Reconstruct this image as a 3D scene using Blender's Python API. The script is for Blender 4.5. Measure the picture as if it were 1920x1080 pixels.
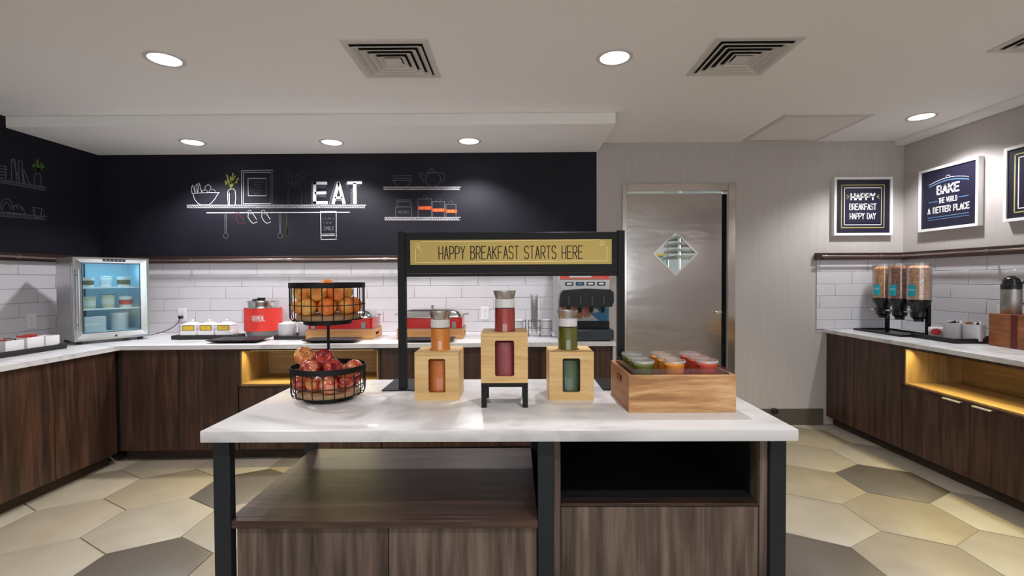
import bpy, bmesh, math, random
from mathutils import Vector, Matrix
random.seed(7)
PI = math.pi
SC = bpy.context.scene
COL = SC.collection
for o in list(bpy.data.objects):
    bpy.data.objects.remove(o, do_unlink=True)

# ------------------------------------------------------------------ camera
F, H = 890.0, 1.342
CM = Matrix.Rotation(5 / F, 3, 'Z') @ Matrix.Rotation(PI / 2 - math.atan(17.5 / F), 3, 'X') @ Matrix.Rotation(-0.0048, 3, 'Z')
cam_d = bpy.data.cameras.new('camera')
cam_d.sensor_width = 36.0
cam_d.lens = 36.0 * F / 1920.0
cam_d.clip_start = 0.05
cam = bpy.data.objects.new('camera', cam_d)
cam.matrix_world = Matrix.Translation((0, 0, H)) @ CM.to_4x4()
COL.objects.link(cam)
SC.camera = cam

# ------------------------------------------------------------------ light
W = bpy.data.worlds.new('world'); SC.world = W
W.use_nodes = True
bg = W.node_tree.nodes['Background']
bg.inputs[0].default_value = (0.88, 0.95, 1.0, 1)
bg.inputs[1].default_value = 3.8
SC.view_settings.view_transform = 'Standard'
SC.view_settings.look = 'None'
SC.view_settings.gamma = 1.0
SC.view_settings.use_curve_mapping = False
SC.view_settings.exposure = 0.06
SC.cycles.transparent_max_bounces = 40
SPOT_W = 68.0
LED_E, LED_W = 2.0, 5.5

ZC, ZS, YW, XL, XR = 2.565, 2.482, 4.316, -3.78, 3.51     # ceiling, soffit, back wall, side walls
YSOF = 3.53
TOP = 0.864
TOPR = 0.872


def ray(px, py):
    return CM @ Vector(((px - 960) / F, -(py - 540) / F, -1.0))


def at_y(px, py, Y):
    r = ray(px, py)
    return Vector((0, 0, H)) + r * (Y / r.y)


def at_x(px, py, X):
    r = ray(px, py)
    return Vector((0, 0, H)) + r * (X / r.x)


def at_z(px, py, Z):
    r = ray(px, py)
    return Vector((0, 0, H)) + r * ((Z - H) / r.z)


# ------------------------------------------------------------------ materials
MATS = {}


def srgb(r, g, b):
    f = lambda c: (c / 255 / 12.92) if c <= 10 else ((c / 255 + .055) / 1.055) ** 2.4
    return (f(r), f(g), f(b))


def mat(name, col, rough=.5, metal=0.0, spec=.5, bump=None, var=None, emit=None, coat=0.0, sss=0.0, trans=0.0, aniso=0.0):
    """principled; var=(colour2, scale3, detail, distortion, lo, hi): noise mix; bump=(scale3, strength, dist)"""
    m = bpy.data.materials.new(name); m.use_nodes = True
    nt = m.node_tree; N = nt.nodes; L = nt.links
    b = N['Principled BSDF']
    b.inputs['Base Color'].default_value = (*col, 1)
    b.inputs['Roughness'].default_value = rough
    b.inputs['Metallic'].default_value = metal
    b.inputs['Specular IOR Level'].default_value = spec
    b.inputs['Coat Weight'].default_value = coat
    if sss:
        b.inputs['Subsurface Weight'].default_value = sss
        b.inputs['Subsurface Radius'].default_value = (.02, .01, .006)
    if trans:
        b.inputs['Transmission Weight'].default_value = trans
    if emit:
        b.inputs['Emission Color'].default_value = (*emit[0], 1)
        b.inputs['Emission Strength'].default_value = emit[1]
    if var or bump:
        tc = N.new('ShaderNodeTexCoord')
        oi = N.new('ShaderNodeObjectInfo')
        ad = N.new('ShaderNodeVectorMath'); ad.operation = 'ADD'
        ml = N.new('ShaderNodeVectorMath'); ml.operation = 'SCALE'
        ml.inputs[0].default_value = (7.3, 3.1, 5.7)
        L.new(oi.outputs['Random'], ml.inputs['Scale'])
        L.new(tc.outputs['Object'], ad.inputs[0]); L.new(ml.outputs[0], ad.inputs[1])

    def noise(scale, detail, dist):
        mp = N.new('ShaderNodeMapping'); mp.inputs['Scale'].default_value = scale
        L.new(ad.outputs[0], mp.inputs['Vector'])
        n = N.new('ShaderNodeTexNoise'); n.inputs['Scale'].default_value = 1.0
        n.inputs['Detail'].default_value = detail; n.inputs['Distortion'].default_value = dist
        L.new(mp.outputs[0], n.inputs['Vector'])
        return n
    if var:
        c2, sc, det, dis, lo, hi = var
        n = noise(sc, det, dis)
        rp = N.new('ShaderNodeValToRGB')
        rp.color_ramp.elements[0].position = lo; rp.color_ramp.elements[0].color = (*col, 1)
        rp.color_ramp.elements[1].position = hi; rp.color_ramp.elements[1].color = (*c2, 1)
        L.new(n.outputs['Fac'], rp.inputs['Fac'])
        L.new(rp.outputs['Color'], b.inputs['Base Color'])
    if bump:
        n = noise(bump[0], 3, 0.2)
        bp = N.new('ShaderNodeBump'); bp.inputs['Strength'].default_value = bump[1]; bp.inputs['Distance'].default_value = bump[2]
        L.new(n.outputs['Fac'], bp.inputs['Height']); L.new(bp.outputs['Normal'], b.inputs['Normal'])
    MATS[name] = m
    return m


def wood(name, c1, c2, c3, across, along, axis='z', rough=.45, fine=.35, dist=1.2):
    """three tone wood; grain runs along the axis given"""
    m = bpy.data.materials.new(name); m.use_nodes = True
    nt = m.node_tree; N = nt.nodes; L = nt.links
    b = N['Principled BSDF']; b.inputs['Roughness'].default_value = rough
    tc = N.new('ShaderNodeTexCoord'); oi = N.new('ShaderNodeObjectInfo')
    ml = N.new('ShaderNodeVectorMath'); ml.operation = 'SCALE'; ml.inputs[0].default_value = (9.1, 4.7, 6.3)
    L.new(oi.outputs['Random'], ml.inputs['Scale'])
    ad = N.new('ShaderNodeVectorMath'); L.new(tc.outputs['Object'], ad.inputs[0]); L.new(ml.outputs[0], ad.inputs[1])
    s = [across] * 3; s['xyz'.index(axis)] = along
    out = []
    for k, (mul, det) in enumerate(((1, 3), (7, 4))):
        mp = N.new('ShaderNodeMapping'); mp.inputs['Scale'].default_value = [v * mul for v in s]
        L.new(ad.outputs[0], mp.inputs['Vector'])
        n = N.new('ShaderNodeTexNoise'); n.inputs['Scale'].default_value = 1; n.inputs['Detail'].default_value = det
        n.inputs['Distortion'].default_value = dist if k == 0 else .3
        L.new(mp.outputs[0], n.inputs['Vector']); out.append(n.outputs['Fac'])
    mx = N.new('ShaderNodeMix'); mx.inputs[0].default_value = fine
    L.new(out[0], mx.inputs[2]); L.new(out[1], mx.inputs[3])
    rp = N.new('ShaderNodeValToRGB'); e = rp.color_ramp.elements
    e[0].position = .36; e[0].color = (*c1, 1); e[1].position = .66; e[1].color = (*c3, 1)
    q = e.new(.5); q.color = (*c2, 1)
    L.new(mx.outputs[0], rp.inputs['Fac']); L.new(rp.outputs['Color'], b.inputs['Base Color'])
    bp = N.new('ShaderNodeBump'); bp.inputs['Strength'].default_value = .08; bp.inputs['Distance'].default_value = .002
    L.new(out[1], bp.inputs['Height']); L.new(bp.outputs['Normal'], b.inputs['Normal'])
    MATS[name] = m
    return m


def clear(name, tint=(1, 1, 1), gloss=.08, rough=.03, body=None):
    """thin clear glass or plastic; body=(colour, amount) adds a hazy tint"""
    m = bpy.data.materials.new(name); m.use_nodes = True
    nt = m.node_tree; N = nt.nodes; L = nt.links
    N.remove(N['Principled BSDF']); out = N['Material Output']
    t = N.new('ShaderNodeBsdfTransparent'); t.inputs[0].default_value = (*tint, 1)
    g = N.new('ShaderNodeBsdfGlossy'); g.inputs['Roughness'].default_value = rough
    lw = N.new('ShaderNodeLayerWeight'); lw.inputs['Blend'].default_value = .25
    ma = N.new('ShaderNodeMath'); ma.operation = 'MULTIPLY_ADD'; ma.inputs[1].default_value = .5; ma.inputs[2].default_value = gloss
    L.new(lw.outputs['Fresnel'], ma.inputs[0])
    mx = N.new('ShaderNodeMixShader'); L.new(ma.outputs[0], mx.inputs[0]); L.new(g.outputs[0], mx.inputs[2])
    if body:
        d = N.new('ShaderNodeBsdfDiffuse'); d.inputs[0].default_value = (*body[0], 1)
        m2 = N.new('ShaderNodeMixShader'); m2.inputs[0].default_value = body[1]
        L.new(t.outputs[0], m2.inputs[1]); L.new(d.outputs[0], m2.inputs[2]); L.new(m2.outputs[0], mx.inputs[1])
    else:
        L.new(t.outputs[0], mx.inputs[1])
    L.new(mx.outputs[0], out.inputs['Surface'])
    MATS[name] = m
    return m


M = MATS
mat('wall_grey', srgb(187, 180, 177), .75, var=(srgb(180, 173, 170), (60, 60, 3), 3, .2, .3, .7), bump=((160, 160, 20), .12, .002))
mat('ceiling_white', srgb(240, 238, 236), .85, bump=((90, 90, 90), .05, .001))
mat('chalkboard', srgb(22, 21, 30), .62, spec=.22, var=(srgb(28, 27, 37), (2.2, 2.2, 2.2), 4, .6, .35, .7))
mat('tile_white', srgb(208, 206, 211), .16, bump=((5, 5, 5), .10, .004))
mat('grout', srgb(186, 184, 188), .85)
mat('floor_grout', srgb(128, 116, 96), .9)
mat('hex_light', srgb(171, 162, 146), .42, var=(srgb(161, 152, 135), (6, 6, 6), 5, .5, .3, .7))
mat('hex_beige', srgb(160, 148, 125), .42, var=(srgb(151, 139, 116), (6, 6, 6), 5, .5, .3, .7))
mat('hex_sand', srgb(166, 155, 136), .42, var=(srgb(156, 145, 126), (6, 6, 6), 5, .5, .3, .7))
mat('hex_taupe', srgb(103, 95, 87), .42, var=(srgb(95, 87, 79), (6, 6, 6), 5, .5, .3, .7))
mat('quartz', srgb(226, 226, 227), .30, coat=.12, var=(srgb(196, 194, 195), (2.2, 4.2, 3), 6, 1.8, .48, .66))
wood('walnut', srgb(38, 24, 17), srgb(64, 42, 31), srgb(92, 63, 48), 7.5, .5, 'z', .45, .45, dist=2.4)
wood('walnut_grey', srgb(54, 43, 37), srgb(92, 77, 68), srgb(128, 110, 99), 7.5, .5, 'z', .45, .42, dist=2.6)
wood('walnut_flat', srgb(46, 32, 27), srgb(66, 47, 40), srgb(94, 70, 59), 10, .7, 'x', .36, .45)
wood('ledge_wood', srgb(40, 24, 20), srgb(54, 33, 27), srgb(68, 43, 34), 9, .8, 'x', .5)
wood('toe_wood', srgb(38, 23, 17), srgb(48, 30, 22), srgb(58, 38, 28), 9, .8, 'x', .6)
wood('oak', srgb(150, 116, 72), srgb(176, 142, 94), srgb(200, 166, 116), 7, .6, 'z', .5)
wood('oak_flat', srgb(136, 102, 62), srgb(166, 132, 86), srgb(194, 158, 108), 8, .6, 'x', .5)
wood('birch', srgb(200, 160, 102), srgb(220, 182, 122), srgb(232, 198, 142), 14, 1.6, 'x', .5, dist=.6)
wood('pine', srgb(156, 110, 68), srgb(198, 150, 100), srgb(228, 188, 140), 17, 1.9, 'x', .5, .2, 2.2)
wood('pine_side', srgb(150, 98, 62), srgb(178, 124, 84), srgb(196, 144, 104), 12, 1.2, 'y', .5)
wood('chafer_wood', srgb(176, 118, 66), srgb(202, 148, 90), srgb(222, 174, 116), 14, 1.0, 'x', .5)
wood('cherry', srgb(120, 66, 34), srgb(154, 92, 50), srgb(184, 122, 72), 8, 1.0, 'y', .4)
mat('cherry_red', srgb(98, 28, 26), .4)
mat('black_metal', srgb(14, 14, 16), .5, .0, spec=.3)
mat('leg_metal', srgb(27, 33, 40), .5, .2)
mat('black_plastic', srgb(18, 18, 20), .32)
mat('black_gloss', srgb(7, 7, 8), .34, spec=.3)
mat('niche_black', srgb(12, 12, 13), .7)
mat('tray_black', srgb(30, 27, 28), .55)
mat('slate', srgb(40, 38, 42), .4)
mat('steel', (.60, .59, .58), .30, 1.0, bump=((3, 3, 60), .03, .002))
mat('steel_polished', (.72, .71, .70), .14, 1.0)
mat('handle_alu', (.86, .85, .83), .4, .6)  # whitened to stand in for the niche light on the pulls
mat('lid_steel', (.62, .61, .60), .30, 1.0)
mat('thermos_steel', (.40, .39, .38), .42, 1.0)
mat('kettle_grey', srgb(118, 120, 118), .5, .4)
mat('fridge_handle', (.42, .44, .46), .25, 1.0)
mat('steel_door', (.50, .465, .45), .16, 1.0, bump=((1.3, 1.3, 3.6), .17, .03))
mat('steel_frame', (.62, .58, .55), .16, 1.0)
mat('pole_bronze', (.46, .40, .36), .3, 1.0)
mat('aluminium', (.60, .64, .67), .24, 1.0)
mat('white_plastic', srgb(226, 226, 226), .35)
mat('white_china', srgb(232, 231, 232), .2)
mat('grey_china', srgb(206, 204, 208), .35)
mat('offwhite_paper', srgb(222, 218, 206), .7)
mat('vent_white', srgb(205, 201, 198), .5)
mat('vent_dark', srgb(12, 11, 11), .9)
mat('grille_grey', srgb(244, 236, 231), .6)
mat('grille_gap', srgb(190, 180, 176), .8)
mat('base_taupe', srgb(84, 76, 66), .6)
mat('red_enamel', srgb(190, 18, 14), .22, coat=.4)
mat('red_wrap', srgb(222, 58, 46), .45)
mat('red_print', srgb(206, 66, 62), .5)
mat('grey_clip', srgb(150, 152, 144), .4, .6)
mat('grey_panel', srgb(182, 182, 184), .4)
mat('grey_side', srgb(150, 149, 152), .5)
mat('dark_blue_grey', srgb(38, 44, 54), .4)
mat('yellow_tag', srgb(234, 196, 62), .5)
mat('tag_edge', srgb(120, 92, 40), .6)
mat('tag_print', srgb(150, 110, 20), .6)
mat('gold', srgb(176, 150, 82), .38, .55)
mat('gold_line', srgb(236, 218, 150), .35, .3)
mat('ink', srgb(48, 36, 20), .6)
mat('picture_navy', srgb(29, 27, 46), .35)
mat('frame_white', srgb(232, 230, 230), .4)
mat('chalk_white', srgb(214, 213, 218), .9, var=(srgb(120, 118, 126), (260, 260, 260), 2, 0, .42, .75))
mat('chalk_bright', srgb(238, 238, 240), .9, var=(srgb(190, 190, 196), (200, 200, 200), 2, 0, .5, .8))
mat('chalk_grey', srgb(112, 111, 118), .9, var=(srgb(56, 55, 62), (240, 240, 240), 2, 0, .4, .75))
mat('chalk_dim', srgb(66, 65, 72), .9, var=(srgb(40, 39, 46), (240, 240, 240), 2, 0, .4, .75))
mat('chalk_green', srgb(158, 166, 84), .9)
mat('chalk_green_dim', srgb(70, 104, 36), .9)
mat('chalk_olive', srgb(44, 46, 26), .9)
mat('chalk_orange', srgb(206, 88, 34), .9, var=(srgb(150, 58, 24), (200, 200, 200), 2, 0, .45, .8))
mat('chalk_peach', srgb(214, 150, 118), .9)
mat('chalk_red', srgb(84, 26, 26), .9)
mat('line_yellow', srgb(168, 162, 92), .6)
mat('line_blue', srgb(92, 132, 176), .6)
mat('juice_orange', srgb(238, 152, 62), .25, sss=.3)
mat('juice_red', srgb(178, 62, 56), .25, sss=.3)
mat('juice_green', srgb(104, 108, 18), .25, sss=.3)
mat('cup_orange', srgb(255, 168, 52), .3, sss=.3)
mat('cup_red', srgb(226, 80, 52), .3, sss=.3)
mat('cup_green', srgb(112, 128, 30), .3, sss=.3)
mat('orange_peel', srgb(250, 152, 62), .4, var=(srgb(248, 196, 108), (1.1, 1.1, 1.1), 2, .4, .42, .62), bump=((14, 14, 14), .2, .03), sss=.1)
mat('orange_deep', srgb(246, 126, 48), .4, var=(srgb(250, 174, 98), (1.1, 1.1, 1.1), 2, .4, .45, .66), bump=((14, 14, 14), .2, .03), sss=.1)
mat('apple_red', srgb(160, 30, 34), .22, var=(srgb(226, 138, 92), (1.5, 1.5, .4), 2, .6, .40, .68), coat=.3)
mat('apple_dark', srgb(132, 20, 32), .22, var=(srgb(198, 72, 58), (1.5, 1.5, .4), 2, .6, .40, .68), coat=.3)
mat('apple_blush', srgb(236, 158, 116), .22, var=(srgb(196, 70, 54), (1.5, 1.5, .4), 2, .6, .40, .68), coat=.3)
mat('apple_gold', srgb(228, 168, 96), .22, var=(srgb(198, 74, 52), (1.5, 1.5, .4), 2, .6, .40, .68), coat=.3)
mat('stem_brown', srgb(72, 50, 28), .8)
mat('tan_disc', srgb(168, 132, 96), .6)
mat('cereal_tan', srgb(255, 206, 150), .8, var=(srgb(214, 136, 80), (60, 60, 60), 2, 1.2, .4, .62), bump=((70, 70, 70), .5, .008))
mat('cereal_brown', srgb(196, 118, 72), .8, var=(srgb(104, 54, 32), (60, 60, 60), 2, 1.2, .4, .62), bump=((70, 70, 70), .5, .008))
mat('cereal_oat', srgb(255, 220, 184), .8, var=(srgb(226, 156, 116), (75, 75, 75), 2, 1.2, .4, .62), bump=((90, 90, 90), .5, .008))
mat('teal', srgb(30, 178, 196), .5)
mat('teal_light', srgb(130, 206, 220), .5)
mat('fridge_in', srgb(196, 220, 232), .5)
mat('carton_brown', srgb(112, 96, 70), .6)
mat('carton_cream', srgb(206, 204, 176), .6)
mat('kitchen_green', srgb(110, 150, 120), .7)
mat('kitchen_wall', srgb(206, 212, 212), .7)
mat('splash_blue', srgb(40, 120, 170), .4)
mat('splash_white', srgb(206, 208, 214), .4)
mat('splash_orange', srgb(186, 108, 76), .4)
mat('splash_red', srgb(200, 48, 52), .4)
mat('lamp_lens', (1, 1, 1), .5, emit=((1, .985, .95), 7.0))
mat('led_strip', (1, .8, .4), .5, emit=((1.0, .78, .30), LED_E))
mat('fridge_led', (.6, .85, 1), .5, emit=((.50, .84, 1.0), 48.0))
mat('kitchen_fill_glow', (1, 1, 1), .5, emit=((.92, 1, .98), 2.2))
clear('glass', (.97, .985, .98), .06)
clear('fridge_glass', (.88, .96, .98), .03, .12)
clear('amber_glass', (.80, .42, .20), .05, body=(srgb(150, 74, 40), .25))
clear('wine_glass', (.56, .16, .18), .05, body=(srgb(120, 50, 56), .3))
clear('olive_glass', (.30, .36, .24), .05, body=(srgb(50, 62, 52), .35))
clear('acrylic', (.975, .965, .985), .05, body=(srgb(150, 140, 175), .05))
clear('clear_plastic', (.98, .98, .98), .05, .06, body=(srgb(220, 222, 222), .03))
clear('rim_plastic', (.97, .97, .97), .12, .08, body=(srgb(235, 238, 238), .35))  # milky body colour stands in for highlights on the lid rims
clear('lid_plastic', (.97, .97, .97), .10, .05, body=(srgb(220, 222, 222), .08))
clear('hopper_clear', (.97, .965, .96), .05, .06, body=(srgb(220, 212, 205), .06))


# ------------------------------------------------------------------ mesh building
class MB:
    def __init__(s):
        s.bm = bmesh.new()

    def box(s, x0, y0, z0, x1, y1, z1, bev=0.0, seg=1):
        b = s.bm
        v = [b.verts.new(p) for p in ((x0, y0, z0), (x1, y0, z0), (x1, y1, z0), (x0, y1, z0), (x0, y0, z1), (x1, y0, z1), (x1, y1, z1), (x0, y1, z1))]
        fs = [b.faces.new([v[i] for i in q]) for q in ((3, 2, 1, 0), (4, 5, 6, 7), (0, 1, 5, 4), (1, 2, 6, 5), (2, 3, 7, 6), (3, 0, 4, 7))]
        if bev:
            es = list({e for f in fs for e in f.edges})
            bmesh.ops.bevel(b, geom=es, offset=bev, segments=seg, affect='EDGES', profile=.5)
        return s

    def prism(s, poly, z0, z1, T=None, bev=0.0):
        """poly: list of (a,b); T maps (a,b,c) to xyz"""
        T = T or (lambda a, b, c: (a, b, c))
        n = len(poly)
        lo = [s.bm.verts.new(T(a, b, z0)) for a, b in poly]
        hi = [s.bm.verts.new(T(a, b, z1)) for a, b in poly]
        fs = [s.bm.faces.new(lo[::-1]), s.bm.faces.new(hi)]
        for i in range(n):
            j = (i + 1) % n
            fs.append(s.bm.faces.new((lo[i], lo[j], hi[j], hi[i])))
        if bev:
            es = [e for e in fs[1].edges]
            bmesh.ops.bevel(s.bm, geom=es, offset=bev, segments=2, affect='EDGES', profile=.5)
        return s

    def ring_prism(s, outer, inner, z0, z1, T=None):
        """same point count in both outlines: a plate with a hole"""
        T = T or (lambda a, b, c: (a, b, c))
        n = len(outer)
        g = [[s.bm.verts.new(T(a, b, z)) for a, b in P] for z in (z0, z1) for P in (outer, inner)]
        for i in range(n):
            j = (i + 1) % n
            s.bm.faces.new((g[0][j], g[0][i], g[1][i], g[1][j]))
            s.bm.faces.new((g[2][i], g[2][j], g[3][j], g[3][i]))
            s.bm.faces.new((g[0][i], g[0][j], g[2][j], g[2][i]))
            s.bm.faces.new((g[1][j], g[1][i], g[3][i], g[3][j]))
        return s

    def lathe(s, prof, c=(0, 0, 0), seg=24, a0=0.0, a1=2 * PI, sx=1.0, sy=1.0):
        full = abs(a1 - a0 - 2 * PI) < 1e-6
        n = seg if full else seg + 1
        rows = []
        for r, z in prof:
            if r < 1e-6:
                rows.append([s.bm.verts.new((c[0], c[1], c[2] + z))])
            else:
                rows.append([s.bm.verts.new((c[0] + sx * r * math.cos(a0 + (a1 - a0) * k / seg), c[1] + sy * r * math.sin(a0 + (a1 - a0) * k / seg), c[2] + z)) for k in range(n)])
        for A, B in zip(rows, rows[1:]):
            for k in range(seg):
                k2 = (k + 1) % n
                if len(A) == 1 and len(B) == 1:
                    continue
                if len(A) == 1:
                    s.bm.faces.new((A[0], B[k2], B[k]))
                elif len(B) == 1:
                    s.bm.faces.new((A[k], A[k2], B[0]))
                else:
                    s.bm.faces.new((A[k], A[k2], B[k2], B[k]))
        return s

    def tube(s, pts, r, seg=8, closed=False):
        P = [Vector(p) for p in pts]; n = len(P); rows = []
        prev = None
        for i in range(n):
            if closed:
                t = P[(i + 1) % n] - P[i - 1]
            else:
                t = P[min(i + 1, n - 1)] - P[max(i - 1, 0)]
            t.normalize()
            if prev is None:
                a = Vector((0, 0, 1)) if abs(t.z) < .9 else Vector((1, 0, 0))
                u = t.cross(a).normalized()
            else:
                u = (prev - t * prev.dot(t)).normalized()
            prev = u; w = t.cross(u)
            rows.append([s.bm.verts.new(P[i] + r * (math.cos(2 * PI * k / seg) * u + math.sin(2 * PI * k / seg) * w)) for k in range(seg)])
        m = n if closed else n - 1
        for i in range(m):
            A, B = rows[i], rows[(i + 1) % n]
            for k in range(seg):
                s.bm.faces.new((A[k], A[(k + 1) % seg], B[(k + 1) % seg], B[k]))
        if not closed:
            s.bm.faces.new(rows[0][::-1]); s.bm.faces.new(rows[-1])
        return s

    def rod(s, a, b, r, seg=10):
        return s.tube([a, b], r, seg)

    def ribbon(s, pts, w, T, closed=False):
        """flat stroke of width w on a plane; T maps (u,v) to xyz"""
        P = [Vector(p) for p in pts]
        if closed:
            P.append(P[0])
        for a, b in zip(P, P[1:]):
            d = b - a
            if d.length < 1e-7:
                continue
            d.normalize(); e = d * (w * .35); nrm = Vector((-d.y, d.x)) * (w / 2)
            q = [a - e - nrm, b + e - nrm, b + e + nrm, a - e + nrm]
            s.bm.faces.new([s.bm.verts.new(T(p.x, p.y)) for p in q])
        return s

    def poly(s, pts, T):
        s.bm.faces.new([s.bm.verts.new(T(*p)) for p in pts])
        return s

    def mesh(s, name, angle=38):
        b = s.bm
        bmesh.ops.recalc_face_normals(b, faces=b.faces[:])
        lim = math.radians(angle)
        for f in b.faces:
            f.smooth = True
        for e in b.edges:
            if len(e.link_faces) == 2:
                e.smooth = e.calc_face_angle(0) < lim
        me = bpy.data.meshes.new(name); b.to_mesh(me); b.free()
        return me


def link(name, me, m, parent=None, loc=(0, 0, 0), rotz=0.0):
    if isinstance(me, MB):
        me = me.mesh(name)
    if m is not None and not me.materials:
        me.materials.append(M[m] if isinstance(m, str) else m)
    o = bpy.data.objects.new(name, me); COL.objects.link(o)
    o.location = loc; o.rotation_euler = (0, 0, rotz)
    if parent:
        o.parent = parent
    return o


def tag(o, label, cat, group=None):
    o['label'] = label; o['category'] = cat
    if group:
        o['group'] = group
    return o


def thing(name, label, cat, loc=(0, 0, 0), rotz=0.0, group=None):
    o = bpy.data.objects.new(name, None); COL.objects.link(o)
    o.empty_display_size = .05
    o.location = loc; o.rotation_euler = (0, 0, rotz)
    return tag(o, label, cat, group)


def struct(name, me, m):
    o = link(name, me, m); o['kind'] = 'structure'
    return o


def lab(o, text):
    o['label'] = text
    return o


def rrect(x0, z0, x1, z1, r, n=5):
    P = []
    for cx, cz, a in ((x1 - r, z0 + r, -PI / 2), (x1 - r, z1 - r, 0), (x0 + r, z1 - r, PI / 2), (x0 + r, z0 + r, PI)):
        for k in range(n + 1):
            t = a + PI / 2 * k / n
            P.append((cx + r * math.cos(t), cz + r * math.sin(t)))
    return P


def rect_loop(x0, z0, x1, z1, per=6):
    """rectangle outline with as many points as rrect(n=5): corners repeated as edge points toward each corner"""
    P = []
    for (cx, cz), (dx, dz) in zip(((x1, z0), (x1, z1), (x0, z1), (x0, z0)), ((0, 1), (-1, 0), (0, -1), (1, 0))):
        h = (z1 - z0) if dx == 0 else (x1 - x0)
        for k in range(per):
            P.append((cx + dx * h * k / per, cz + dz * h * k / per))
    return P


def xz(y):                                   # outline in x,z extruded along y
    return lambda a, b, c: (a, y + c, b)


XZ = lambda a, b, c: (a, c, b)
YZ = lambda a, b, c: (c, a, b)

# stroke letters, unit cell
GL = {
    'A': [[(0, 0), (.5, 1), (1, 0)], [(.18, .33), (.82, .33)]],
    'B': [[(0, 0), (0, 1), (.65, 1), (.9, .88), (.9, .65), (.65, .54), (0, .54)], [(.65, .54), (1, .4), (1, .14), (.7, 0), (0, 0)]],
    'C': [[(1, .82), (.8, 1), (.25, 1), (0, .8), (0, .2), (.25, 0), (.8, 0), (1, .18)]],
    'D': [[(0, 0), (0, 1), (.6, 1), (1, .75), (1, .25), (.6, 0), (0, 0)]],
    'E': [[(1, 1), (0, 1), (0, 0), (1, 0)], [(0, .52), (.85, .52)]],
    'F': [[(1, 1), (0, 1), (0, 0)], [(0, .52), (.85, .52)]],
    'H': [[(0, 0), (0, 1)], [(1, 0), (1, 1)], [(0, .45), (1, .45)]],
    'I': [[(.5, 0), (.5, 1)]],
    'K': [[(0, 0), (0, 1)], [(1, 1), (0, .45)], [(.25, .6), (1, 0)]],
    'L': [[(0, 1), (0, 0), (1, 0)]],
    'M': [[(0, 0), (0, 1), (.5, .4), (1, 1), (1, 0)]],
    'N': [[(0, 0), (0, 1), (1, 0), (1, 1)]],
    'O': [[(.25, 0), (0, .22), (0, .78), (.25, 1), (.75, 1), (1, .78), (1, .22), (.75, 0), (.25, 0)]],
    'P': [[(0, 0), (0, 1), (.65, 1), (1, .88), (1, .56), (.65, .44), (0, .44)]],
    'R': [[(0, 0), (0, 1), (.65, 1), (1, .88), (1, .58), (.65, .46), (0, .46)], [(.5, .46), (1, 0)]],
    'S': [[(1, .84), (.75, 1), (.25, 1), (0, .84), (0, .64), (.25, .53), (.75, .47), (1, .36), (1, .15), (.75, 0), (.25, 0), (0, .15)]],
    'T': [[(0, 1), (1, 1)], [(.5, 1), (.5, 0)]],
    'U': [[(0, 1), (0, .2), (.25, 0), (.75, 0), (1, .2), (1, 1)]],
    'V': [[(0, 1), (.5, 0), (1, 1)]],
    'W': [[(0, 1), (.25, 0), (.5, .7), (.75, 0), (1, 1)]],
    'Y': [[(0, 1), (.5, .5), (1, 1)], [(.5, .5), (.5, 0)]],
    ' ': [],
}


def text(mb, s, u0, v0, u1, v1, w, T, gap=.42, skew=0.0, word=None):
    """stroke lettering filling u0..u1, v0..v1"""
    wid = [(.25 if c == 'I' else .75 if c == ' ' else 1.25 if c in 'MW' else 1.0) for c in s]
    tot = sum(wid) + gap * (len(s) - 1)
    k = (u1 - u0) / tot
    x = u0
    nw = 0
    for c, cw in zip(s, wid):
        nw += c == ' '
        for st in GL[c] if word in (None, nw) else ():
            mb.ribbon([(x + p[0] * cw * k, v0 + p[1] * (v1 - v0) + skew * (x + p[0] * cw * k - u0)) for p in st], w, T)
        x += (cw + gap) * k


def scribble(mb, u0, v0, u1, v1, n, w, T):
    """a line of print too small to read: short uneven upright strokes"""
    rs = random.Random(n)
    for k in range(n):
        u = u0 + (u1 - u0) * (k + .5) / n
        d = (u1 - u0) / n
        if rs.random() < .12:
            continue
        a = v0 + (v1 - v0) * rs.uniform(0, .25)
        mb.ribbon([(u - d * .2, a), (u + d * rs.uniform(-.1, .3), v1)], w, T)
        if rs.random() < .6:
            mb.ribbon([(u - d * .2, (v0 + v1) / 2), (u + d * .35, (v0 + v1) / 2 + (v1 - v0) * rs.uniform(-.3, .3))], w, T)


# ------------------------------------------------------------------ room shell
def clip(poly, ax, lim, keep_less):
    out = []
    for i in range(len(poly)):
        a, b = poly[i], poly[(i + 1) % len(poly)]
        ia = (a[ax] <= lim) == keep_less; ib = (b[ax] <= lim) == keep_less
        if ia:
            out.append(a)
        if ia != ib:
            t = (lim - a[ax]) / (b[ax] - a[ax])
            out.append((a[0] + t * (b[0] - a[0]), a[1] + t * (b[1] - a[1])))
    return out


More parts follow.
